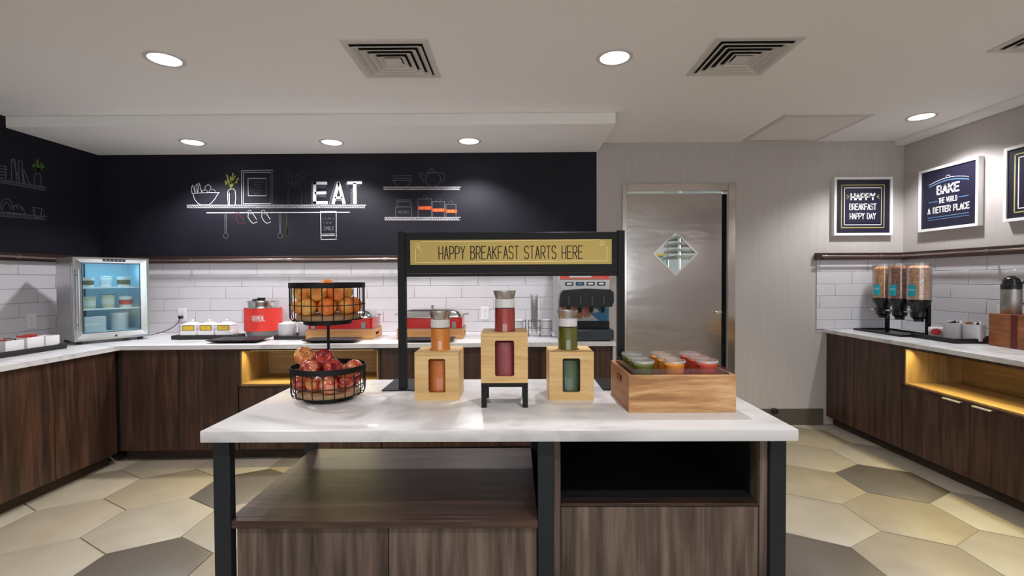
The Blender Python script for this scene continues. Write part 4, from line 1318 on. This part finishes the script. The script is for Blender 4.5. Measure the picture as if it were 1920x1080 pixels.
# ------------------------------------------------------------------ back counter things
st_ = thing('serving_tray', 'dark flat tray under the three lidded white jars', 'tray', (-2.503, 3.862, TOP), .03)
link('tray_board', MB().box(-.258, -.072, .003, .258, .072, .034, .003), 'tray_black', st_)
for x in (-.2, .2):
    link('tray_foot', MB().box(x - .02, -.06, 0, x + .02, .06, .0028), 'black_plastic', st_)
for k, x in enumerate((-2.630, -2.492, -2.352)):
    t = thing('lidded_jar', 'square white lidded jar with yellow tag, %s' % ('left of three by the fridge', 'middle of three on the dark tray', 'right of three near the oatmeal kettle')[k], 'jar', (x, 3.850 + .004 * k, TOP + .0345), .03, 'white lidded jars')
    link('jar_body', MB().box(-.066, -.055, 0, .066, .055, .038, .003).box(-.06, -.05, .038, .06, .05, .076, .003), 'white_china', t)
    mb = MB(); s0, s1 = (.062, .052), (.018, .015)
    lo = [mb.bm.verts.new((a * s0[0], b_ * s0[1], .0765)) for a, b_ in ((-1, -1), (1, -1), (1, 1), (-1, 1))]
    mi = [mb.bm.verts.new((a * s0[0], b_ * s0[1], .084)) for a, b_ in ((-1, -1), (1, -1), (1, 1), (-1, 1))]
    hi = [mb.bm.verts.new((a * s1[0], b_ * s1[1], .104)) for a, b_ in ((-1, -1), (1, -1), (1, 1), (-1, 1))]
    mb.bm.faces.new(lo[::-1]); mb.bm.faces.new(hi)
    for A, B_ in ((lo, mi), (mi, hi)):
        for i in range(4):
            mb.bm.faces.new((A[i], A[(i + 1) % 4], B_[(i + 1) % 4], B_[i]))
    ld = link('jar_lid', mb, 'white_china', t)
    link('knob', MB().lathe([(0, .1045), (.006, .1045), (.006, .111), (.012, .114), (.012, .119), (.006, .123), (0, .123)], seg=14), 'white_china', ld)
    tg = link('name_tag', MB().prism(rrect(-.044, .040, .044, .078, .006, 3), -.0525, -.0505, XZ), 'yellow_tag', t)
    mb = MB(); scribble(mb, -.026, .055, .026, .063, 7 + k, .0026, lambda u, v: (u, -.0545, v))
    link('tag_print', mb, 'tag_print', tg)
    link('tag_border', MB().ring_prism(rrect(-.046, .038, .046, .080, .007, 3), rrect(-.041, .043, .041, .075, .005, 3), -.0538, -.0526, XZ), 'tag_edge', tg)


def platter(label, x, y, w, d, rot):
    t = thing('square_plate', label, 'plate', (x, y, TOP), rot, 'black square plates on the back counter')
    mb = MB()
    n = 4
    L0 = [(-.34 * w, -.32 * d, 0), (-.34 * w, -.32 * d, .004), ]
    def loop(a, b_, z):
        return [mb.bm.verts.new((sx * a, sy * b_, z)) for sx, sy in ((-1, -1), (1, -1), (1, 1), (-1, 1))]
    ls = [loop(.33 * w, .33 * d, 0), loop(.36 * w, .36 * d, .004), loop(.5 * w, .5 * d, .022), loop(.497 * w, .496 * d, .025), loop(.37 * w, .37 * d, .012), loop(.34 * w, .34 * d, .008)]
    mb.bm.faces.new(ls[0][::-1]); mb.bm.faces.new(ls[-1])
    for A, B_ in zip(ls, ls[1:]):
        for i in range(4):
            mb.bm.faces.new((A[i], A[(i + 1) % 4], B_[(i + 1) % 4], B_[i]))
    link('plate_dish', mb, 'slate', t)
    link('plate_mat', MB().box(-.25 * w, -.25 * d, .0085, .25 * w, .25 * d, .0095), 'black_plastic', t)


platter('empty black square plate in front of the oatmeal kettle', -2.135, 3.665, .385, .24, .03)
platter('empty black square plate in front of the first chafing dish', -1.395, 3.625, .40, .19, .03)
platter('empty black square plate in front of the second chafing dish', -.655, 3.632, .385, .165, .03)

# oatmeal kettle
kx, ky = -2.165, 4.07
ke = thing('oatmeal_kettle', 'round soup warmer with red wrap lettered OATMEAL', 'soup warmer', (kx, ky, TOP)); ke.scale = (.95, .95, 1.0)
link('kettle_base', MB().lathe([(0, 0), (.130, 0), (.134, .006), (.148, .048), (0, .048)], seg=40), 'kettle_grey', ke)
link('kettle_wrap', MB().lathe([(.150, .0485), (.157, .0485), (.157, .238), (.150, .238), (.150, .0485)], seg=48), 'red_wrap', ke)
link('kettle_rim', MB().lathe([(.120, .234), (.1495, .234), (.158, .240), (.158, .245), (.128, .247), (.120, .247)], seg=40), 'steel_polished', ke)
pot = link('inner_pot', MB().lathe([(.1185, .20), (.1195, .20), (.129, .290), (.146, .292), (.146, .296), (.126, .297), (.1185, .20)], seg=40), 'steel_polished', ke)
lidk = link('kettle_lid', MB().lathe([(0, .298), (.120, .298), (.120, .302), (.05, .309), (0, .311)], seg=36), 'steel_polished', ke)
link('lid_knob', MB().box(-.03, -.045, .3095, .04, -.028, .327, .004).box(-.045, -.10, .300, -.025, -.04, .316, .003), 'black_plastic', lidk)
mb = MB()
KT = lambda u, v: (.1578 * math.sin(u / .157), -.1578 * math.cos(u / .157), v)
text(mb, 'OATMEAL', -.016, .142, .084, .178, .0040, KT, .36)
lab(link('lettering', mb, 'frame_white', ke), 'white capital lettering on the red wrap')
mb = MB(); mb.ribbon([(-.008 + k * .0115, .134) for k in range(10)], .0022, KT); link('underline', mb, 'frame_white', ke)

# bowl tray
bt = thing('serving_tray', 'small dark tray with two cups beside the oatmeal kettle', 'tray', (-1.795, 3.885, TOP), .03)
link('tray_board', MB().prism(rrect(-.135, -.125, .135, .125, .02, 4), 0, .012), 'tray_black', bt)
O = rrect(-.135, -.125, .135, .125, .02, 4); I_ = rrect(-.125, -.115, .125, .115, .014, 4)
link('tray_rim', MB().ring_prism(O, I_, .0122, .030), 'tray_black', bt)


def crock(label, x, y, z, r, h, m='grey_china', fill='offwhite_paper', group=None):
    t = thing('topping_cup', label, 'cup', (x, y, z), 0, group)
    link('cup_wall', MB().lathe([(0, 0), (r * .95, 0), (r, .006), (r, h), (r - .006, h), (r - .006, .012), (0, .012)], seg=30), m, t)
    f = MB().lathe([(0, .0125), (r - .007, .0125), (r - .007, h - .012), (r * .5, h + .003), (0, h + .006)], seg=22)
    random.seed(int(abs(x) * 1000))
    for v in f.bm.verts:
        if v.co.z > h - .02:
            v.co += Vector((0, 0, random.uniform(-.006, .010)))
    o = link('topping', f, fill, t); o['kind'] = 'stuff'
    return t


crock('round white cup heaped with pale topping, front left on the small tray', -1.850, 3.845, TOP + .0125, .068, .112)
crock('round white cup behind on the small tray, next to the chafing dish', -1.735, 3.925, TOP + .0125, .060, .115)


def chafer(label, x0, y0, rot=.03):
    t = thing('chafing_dish', label, 'chafing dish', (x0 + .2625, y0, TOP), rot, 'red chafing dishes on wooden bases')
    w, d = .2625, .30
    base = link('wood_base', MB().box(-w, 0, 0, w, .012, .080, .001).box(-w, d - .012, 0, w, d, .080, .001), 'chafer_wood', t)
    for sx in (-1, 1):
        O = rect_loop(.0122, 0, d - .0122, .080, 6); R = rrect(.10, .026, .20, .050, .008, 5)
        xx = -w if sx < 0 else w - .012
        link('base_side', MB().ring_prism(O, R, xx, xx + .012, YZ), 'chafer_wood', base)
    link('base_top', MB().box(-w, -.0005, .0802, w, d + .0005, .084, .0008), 'grey_clip', t)
    body = link('red_body', MB().prism(rrect(-w + .008, .006, w - .008, d - .006, .03, 5), .0842, .170), 'red_enamel', t)
    for x in (-.205, .19):
        link('front_clip', MB().box(x - .016, -.001, .088, x + .016, .0045, .138, .001), 'grey_clip', t)
    # domed lid: stacked rounded outlines
    mb = MB(); loops = []
    for ins, z in ((-.006, .1705), (-.006, .176), (.004, .178), (.012, .190), (.026, .208), (.048, .224), (.080, .233), (.115, .237)):
        P = rrect(-w + .004 + ins, .002 + ins * .8, w - .004 - ins, d - .002 - ins * .8, max(.012, .045 - ins * .1), 5)
        loops.append([mb.bm.verts.new((a, b_, z)) for a, b_ in P])
    mb.bm.faces.new(loops[0][::-1]); mb.bm.faces.new(loops[-1])
    for A, B_ in zip(loops, loops[1:]):
        for i in range(len(A)):
            mb.bm.faces.new((A[i], A[(i + 1) % len(A)], B_[(i + 1) % len(A)], B_[i]))
    ld = link('dome_lid', mb.mesh('dome_lid', 50), 'steel_polished', t)
    link('lid_knob', MB().lathe([(0, .2375), (.012, .2375), (.009, .246), (.014, .254), (.012, .261), (0, .264)], (0, d / 2, 0), 14), 'steel_polished', ld)
    for sx in (-1, 1):
        hb = MB().tube([(sx * (w - .01), d / 2 - .06, .182), (sx * (w + .022), d / 2 - .06, .186), (sx * (w + .034), d / 2 - .04, .192), (sx * (w + .034), d / 2 + .04, .192), (sx * (w + .022), d / 2 + .06, .186), (sx * (w - .01), d / 2 + .06, .182)], .005, 8)
        link('lid_handle', hb, 'steel_polished', ld)
    return t


chafer('red chafing dish with steel lid behind the orange basket', -1.654, 3.745)
chafer('red chafing dish with steel lid behind the orange juice carafe', -.938, 3.765)


# wire racks with cups
def wire_box(t, x0, x1, y0, y1, z0, z1, zm, nx, r=.0022):
    b = MB()
    xs = [x0 + (x1 - x0) * k / nx for k in range(nx + 1)]
    for z in (z0, zm, z1):
        b.tube([(x0, y0, z), (x1, y0, z), (x1, y1, z), (x0, y1, z)], r, 6, True)
    o = link('rack_hoop', b, 'black_metal', t)
    for x in xs:
        for y in (y0, y1):
            link('rack_wire', MB().rod((x, y, z0 - .012), (x, y, z1), r, 6), 'black_metal', t)
    for x in xs[1:-1]:
        link('rack_divider', MB().rod((x, y0, z1), (x, y1, z1), r, 6).rod((x, y0, z0), (x, y1, z0), r, 6), 'black_metal', t)


rk = thing('cup_rack', 'black wire rack holding cups and lids left of the soda machine', 'rack', (.205, 3.90, TOP), .03)
wire_box(rk, -.093, .093, -.055, .055, .016, .132, .072, 2)
rk2 = thing('cup_rack', 'black wire rack half hidden behind the red juice carafe', 'rack', (.03, 3.93, TOP), .03)
wire_box(rk2, -.055, .06, -.05, .05, .016, .130, .072, 1)


def cup_stack(label, x, y, z, r, n, pitch, h, m, group):
    t = thing('cup_stack', label, 'cups', (x, y, z), 0, group)
    cm = MB().lathe([(0, 0), (r * .8, 0), (r * .97, h - .004), (r, h - .003), (r, h), (r * .95, h), (r * .78, .003), (0, .003)], seg=20).mesh('cup'); cm.materials.append(M[m])
    for k in range(n):
        link('cup', cm, None, t, (0, 0, k * pitch))


cup_stack('tall stack of clear plastic cups in the wire rack', .160, 3.90, TOP + .0185, .030, 17, .0150, .09, 'clear_plastic', None)
cup_stack('short stack of white lids in the right well of the wire rack', .252, 3.90, TOP + .0185, .037, 9, .0125, .022, 'white_plastic', None)
cup_stack('short stack of white cups in the wire rack behind the red carafe', .035, 3.93, TOP + .0185, .038, 8, .0135, .022, 'white_plastic', None)

# ------------------------------------------------------------------ soda machine
sx0, sx1, sy = .340, .742, 3.72
sm_ = thing('soda_machine', 'tall grey and black soda fountain at the right end of the counter', 'drink machine', ((sx0 + sx1) / 2, sy, TOP), 0)
sw = (sx1 - sx0) / 2
link('machine_body', MB().box(-sw, .02, .0, sw, .50, .66, .006), 'grey_side', sm_)
link('front_upper', MB().box(-sw + .004, -.06, .318, sw - .004, .0198, .66, .008), 'grey_panel', sm_)
fu = link('red_banner', MB().box(-sw + .012, -.0635, .470, sw - .012, -.0603, .62, .001), 'red_print', sm_)
link('banner_art', MB().box(-.12, -.0646, .486, .05, -.0638, .60).box(.07, -.0646, .50, .15, -.0638, .61), 'splash_white', fu)
link('banner_stripe', MB().box(-.17, -.0646, .474, .14, -.0638, .482), 'splash_orange', fu)
for k in range(4):
    x = -.12 + k * .082
    bt_ = link('flavor_button', MB().prism(rrect(x - .032, .424, x + .032, .450, .004, 3), -.0645, -.0603, XZ), 'dark_blue_grey', sm_)
    link('button_logo', MB().prism(rrect(x - .02, .430, x + .02, .444, .006, 3), -.0652, -.0648, XZ), ('splash_white', 'splash_blue', 'grey_china', 'splash_white')[k], bt_)
hood = MB().prism([(-sw, .262), (sw - .012, .262), (sw + .004, .300), (sw + .002, .372), (sw - .02, .392), (0, .400), (-sw + .03, .388), (-sw + .004, .355), (-sw - .004, .285)], -.150, -.0605, XZ)
hd_ = link('dispensing_hood', hood, 'black_gloss', sm_)
for k in range(4):
    x = -.135 + k * .088
    nz = link('nozzle', MB().lathe([(0, 0), (.012, 0), (.016, .02), (.018, .045), (0, .045)], (x, -.105, .216), 14), 'black_plastic', hd_)
    link('lever', MB().box(x - .009, -.158, .275, x + .009, -.1505, .345, .003), 'dark_blue_grey', hd_)
sp = link('splash_panel', MB().box(-sw + .006, -.004, .142, sw - .006, .0195, .317, .001), 'splash_blue', sm_)
pT = lambda u, v: (u, -.0047, v)
mb = MB().poly([(-.19, .145), (.12, .145), (.07, .185), (.02, .215), (-.05, .25), (-.06, .30), (-.19, .305)], pT); link('splash_art', mb, 'splash_white', sp)
pT = lambda u, v: (u, -.0054, v)
mb = MB().poly([(-.18, .18), (-.02, .16), (.0, .20), (-.02, .26), (-.09, .285), (-.18, .275)], pT).poly([(.0, .17), (.05, .18), (.055, .25), (.02, .28), (-.005, .25)], pT); link('splash_art', mb, 'splash_orange', sp)
mb = MB().poly([(.0, .30), (.19, .245), (.19, .262), (.08, .312)], pT).poly([(.05, .205), (.12, .215), (.10, .24), (.05, .235)], pT); link('splash_art', mb, 'splash_white', sp)
mb = MB().poly([(-.10, .285), (-.03, .275), (-.04, .30), (-.09, .305)], pT); link('splash_art', mb, 'splash_red', sp)
dt = link('drip_tray', MB().box(-sw + .004, -.13, .006, sw + .008, .019, .088, .006), 'dark_blue_grey', sm_)
link('drip_wall', MB().box(-sw + .006, -.03, .0885, sw - .006, .019, .1415, .002), 'black_gloss', sm_)
for k in range(12):
    x = -sw + .03 + k * .031
    link('grate_bar', MB().box(x - .005, -.122, .0885, x + .005, -.034, .094), 'black_plastic', dt)
for x in (-sw + .03, sw - .03):
    for y in (-.1, .45):
        link('foot', MB().lathe([(0, -.0), (.014, -.0), (.014, .0055), (0, .0055)], (x, y, 0), 12), 'black_plastic', sm_) if y < 0 else None


# ------------------------------------------------------------------ pictures
def picture(label, loc, rot, w, h, arts):
    t = thing('framed_picture', label, 'picture', loc, rot, 'framed navy prints')
    O = [(-w / 2, -h / 2), (w / 2, -h / 2), (w / 2, h / 2), (-w / 2, h / 2)]
    fw = .021
    I_ = [(-w / 2 + fw, -h / 2 + fw), (w / 2 - fw, -h / 2 + fw), (w / 2 - fw, h / 2 - fw), (-w / 2 + fw, h / 2 - fw)]
    link('frame', MB().ring_prism(O, I_, -.042, 0, XZ), 'frame_white', t)
    pr = link('print', MB().box(-w / 2 + fw, -.032, -h / 2 + fw, w / 2 - fw, -.004, h / 2 - fw), 'picture_navy', t)
    for nm, m, fn in arts:
        mb = MB(); fn(mb, lambda u, v: (u, -.0328, v)); link(nm, mb, m, pr)
    return t


def a1(mb, T):
    text(mb, 'HAPPY', -.105, .060, .105, .112, .0125, T, .35)


def a1d(mb, T):
    text(mb, 'BREAKFAST', -.118, -.030, .118, .022, .0068, T, .3)


def a1e(mb, T):
    text(mb, 'HAPPY DAY', -.114, -.112, .114, -.062, .0068, T, .3)


def a1b(mb, T):
    mb.ribbon([(.165, .165), (-.165, .165), (-.165, -.165), (.16, -.165)], .006, T)
    mb.ribbon([(.165, .165), (.165, -.165)], .003, T)


def a1c(mb, T):
    mb.ribbon([(-.19, .19), (.19, .19), (.19, -.19), (-.19, -.19)], .007, T, True)
    for sx in (-1, 1):
        for q in (-1, 0, 1):
            mb.ribbon([(sx * .122, .086), (sx * .145, .086 + .018 * q)], .004, T)


PC = (at_y(1563, 333, 4.29) + at_y(1671, 441, 4.29)) / 2
picture('square navy picture reading Happy Breakfast Happy Day on the back wall', (3.122, YW - .0005, 1.975), 0, .520, .520, [('lettering', 'chalk_bright', a1), ('lettering', 'frame_white', a1d), ('lettering', 'frame_white', a1e), ('border_line', 'frame_white', a1b), ('border_line', 'line_yellow', a1c)])


def b1(mb, T):
    text(mb, 'BAKE', -.090, .035, .100, .100, .0125, T, .42)


def b4(mb, T):
    text(mb, 'A BETTER PLACE', -.175, -.115, .185, -.070, .0085, T, .4)


def b2(mb, T):
    text(mb, 'THE WORLD', -.075, -.040, .085, .0, .0052, T, .4)
    mb.ribbon([(-.17 + .35 * k / 12, .125 + .03 * math.sin(PI * k / 12)) for k in range(13)], .003, T)
    mb.ribbon(arc(.005, .163, .018, .010, 0, 360), .003, T)


def b3(mb, T):
    mb.ribbon([(-.17 + .35 * k / 12, .105 + .03 * math.sin(PI * k / 12)) for k in range(13)], .006, T)
    mb.ribbon([(-.17, -.022), (-.09, -.022)], .005, T); mb.ribbon([(.10, -.018), (.18, -.018)], .005, T)
    mb.ribbon([(-.175, -.150), (.185, -.150)], .005, T); mb.ribbon([(-.175, -.170), (.185, -.170)], .004, T)


picture('square navy picture reading Bake The World on the right wall', (XR - .0005, 3.845, 1.982), -PI / 2, .528, .520, [('lettering', 'chalk_bright', b1), ('lettering', 'chalk_bright', b4), ('lettering', 'frame_white', b2), ('border_line', 'line_blue', b3)])


def c1(mb, T):
    mb.ribbon([(.17, .175), (-.17, .175), (-.17, -.175), (.17, -.175)], .007, T, True)


def c2(mb, T):
    mb.ribbon([(.19, .20), (-.195, .20), (-.195, -.20), (.19, -.20)], .009, T, True)


picture('square navy picture with yellow border cut by the right picture edge', (XR - .0005, 3.135, 1.985), -PI / 2, .528, .520, [('border_line', 'frame_white', c1), ('border_line', 'line_yellow', c2)])

# ------------------------------------------------------------------ right counter things
ce = thing('cereal_dispenser', 'triple cereal dispenser on a black stand in the right corner', 'dispenser', (3.2, 3.955, TOPR))
tb = MB().box(-.19, -.245, .0, .11, .275, .006, .001)
link('drip_tray', tb, 'black_plastic', ce)
link('tray_rim', MB().ring_prism([(-.19, -.245), (.11, -.245), (.11, .275), (-.19, .275)], [(-.178, -.233), (.098, -.233), (.098, .263), (-.178, .263)], .0062, .018), 'black_plastic', ce)
for y in (-.218, .19):
    link('stand_post', MB().box(.03, y - .014, .0065, .055, y + .014, .270, .001), 'black_metal', ce)
link('stand_bar', MB().box(.03, -.235, .2705, .055, .235, .286, .001), 'black_metal', ce)
for k, (y, m, lb) in enumerate(((.180, 'cereal_tan', 'flakes'), (.005, 'cereal_brown', 'brown'), (-.180, 'cereal_oat', 'oats'))):
    h = link('hopper', MB().lathe([(.078, .288), (.078, .575), (.080, .575), (.080, .288), (.078, .288)], (0, y, 0), 32), 'hopper_clear', ce)
    link('hopper_lid', MB().lathe([(0, .5755), (.082, .5755), (.082, .584), (0, .586)], (0, y, 0), 32), 'hopper_clear', h)
    f = MB().lathe([(0, .290), (.073, .290)] + [(.0745, .30 + .012 * q) for q in range(21)] + [(.05, .556), (0, .560)], (0, y, 0), 40)
    random.seed(k)
    for v in f.bm.verts:
        rr = random.uniform(-.0022, .0022)
        v.co += Vector((rr * v.co.x / .075, rr * (v.co.y - y) / .075, random.uniform(-.003, .003)))
    o = link('cereal', f, m, h); o['kind'] = 'stuff'
    fn = link('funnel', MB().lathe([(0, .115), (.032, .115), (.034, .135), (.050, .150), (.054, .185), (.046, .200), (.052, .225), (.076, .262), (.080, .286), (0, .286)], (0, y, 0), 28), 'black_plastic', ce)
    link('turn_knob', MB().rod((-.052, y, .192), (-.088, y, .192), .009, 10).box(-.100, y - .026, .186, -.088, y + .026, .198, .003), 'steel_polished', fn)
    lb_ = MB()
    LT = lambda u, v, yy=y, R=.0812: (R * math.cos(PI + .25 + u / R), yy + R * math.sin(PI + .25 + u / R), v)
    for q in range(6):
        u0, u1 = -.030 + q * .010, -.020 + q * .010
        lb_.bm.faces.new([lb_.bm.verts.new(LT(*p)) for p in ((u0, .315), (u1, .315), (u1, .405), (u0, .405))])
    l_ = link('label', lb_, 'teal', h)
    lb2 = MB(); LT2 = lambda u, v, yy=y: LT(u, v, yy, .0818)
    for q in range(6):
        u0, u1 = -.028 + q * .0085, -.0195 + q * .0085
        lb2.bm.faces.new([lb2.bm.verts.new(LT2(*p)) for p in ((u0, .360), (u1, .360), (u1, .376), (u0, .376))])
    link('label_band', lb2, 'teal_light', l_)

rt = thing('serving_tray', 'black low tray with white cups on the right counter', 'tray', (3.265, 3.515, TOPR), -.02)
link('tray_board', MB().box(-.19, -.19, 0, .19, .180, .016, .002), 'black_plastic', rt)
link('tray_rim', MB().ring_prism([(-.19, -.19), (.19, -.19), (.19, .180), (-.19, .180)], [(-.178, -.178), (.178, -.178), (.178, .168), (-.178, .168)], .0162, .034), 'black_plastic', rt)
t = thing('round_box', 'small white round box with a red oval tag on the black tray', 'box', (3.215, 3.625, TOPR + .0165))
link('box_body', MB().lathe([(0, 0), (.05, 0), (.052, .004), (.052, .062), (.048, .068), (0, .070)], seg=26), 'white_china', t)
rd = MB().lathe([(0, 0), (.031, 0), (.031, .003), (0, .003)], seg=22, sy=.8)
for v in rd.bm.verts:
    x, y, z = v.co; v.co = Vector((-.056 - z, x, y + .038))
tg = link('red_tag', rd, 'red_print', t, (0, 0, 0), .75)
mb = MB(); mb.ribbon([(-.018, .040), (.016, .040)], .004, lambda u, v: (-.0598, -u, v)).ribbon([(-.012, .032), (.018, .033)], .004, lambda u, v: (-.0598, -u, v)); link('tag_stripe', mb, 'red_wrap', tg)


def square_crock(label, x, y, w, h, fills):
    t = thing('topping_cup', label, 'cup', (x, y, TOPR + .0165), .5, 'white cups on the right tray')
    O = rrect(-w, -w, w, w, w * .55, 5); I_ = rrect(-w + .006, -w + .006, w - .006, w - .006, w * .5, 5)
    link('cup_wall', MB().ring_prism(O, I_, 0, h), 'grey_china', t)
    link('cup_floor', MB().prism(rrect(-w + .0062, -w + .0062, w - .0062, w - .0062, w * .5, 5), 0, .006), 'grey_china', t)
    for k, (m, x_, y_, a) in enumerate(fills):
        p = link('packet', MB().box(-.025, -.004, 0, .025, .004, .06, .002), m, t, (x_, y_, h - .046)); p.rotation_euler = (.25 * (-1) ** k, .2 * a, a)


square_crock('white rounded cup with packets on the black tray, beside the red tag', 3.235, 3.500, .058, .115, [('cherry', -.02, -.01, .4), ('grey_china', .01, .02, -.3), ('offwhite_paper', .02, -.01, 1.0), ('slate', .0, .0, 2.0)])
square_crock('white rounded cup with packets on the black tray, beside the wooden box', 3.262, 3.383, .053, .115, [('offwhite_paper', -.02, .0, .2), ('cherry', .01, .02, -.5), ('white_plastic', .02, -.01, 1.2), ('slate', .0, -.02, 2.2)])

wx = thing('wooden_box', 'reddish wooden box with a dark red stripe under the thermos', 'box', (3.243, 3.262, TOPR), -.09)
# local: face on x=0 runs along -y
link('box_body', MB().box(0, -.52, 0, .225, 0, .218, .002), 'cherry', wx)
link('stripe', MB().box(-.0012, -.205, .0, -.0002, -.160, .2185), 'cherry_red', wx)
link('stripe', MB().box(0, -.205, .2182, .225, -.160, .2195), 'cherry_red', wx)
tx, ty, tz = 3.345, 3.215, TOPR + .2185
tm = thing('thermos', 'stainless coffee thermos with black top on the wooden box', 'thermos', (tx, ty, tz), 0)
link('thermos_body', MB().lathe([(0, 0), (.050, 0), (.053, .004), (.053, .160), (.050, .166), (0, .166)], seg=32), 'thermos_steel', tm)
cp = link('thermos_top', MB().lathe([(0, .1665), (.0535, .1665), (.0535, .192), (.048, .202), (.044, .210), (.044, .226), (.036, .240), (.02, .247), (0, .248)], seg=32), 'black_plastic', tm)
hp = [(.035, -.03, .205), (.055, -.045, .222), (.082, -.060, .214), (.090, -.066, .180), (.086, -.064, .12), (.072, -.055, .075), (.046, -.034, .066)]
link('thermos_handle', MB().tube(hp, .0105, 10), 'black_plastic', tm)
link('pour_button', MB().box(-.018, -.02, .2485, .014, .014, .254, .003), 'black_gloss', cp)
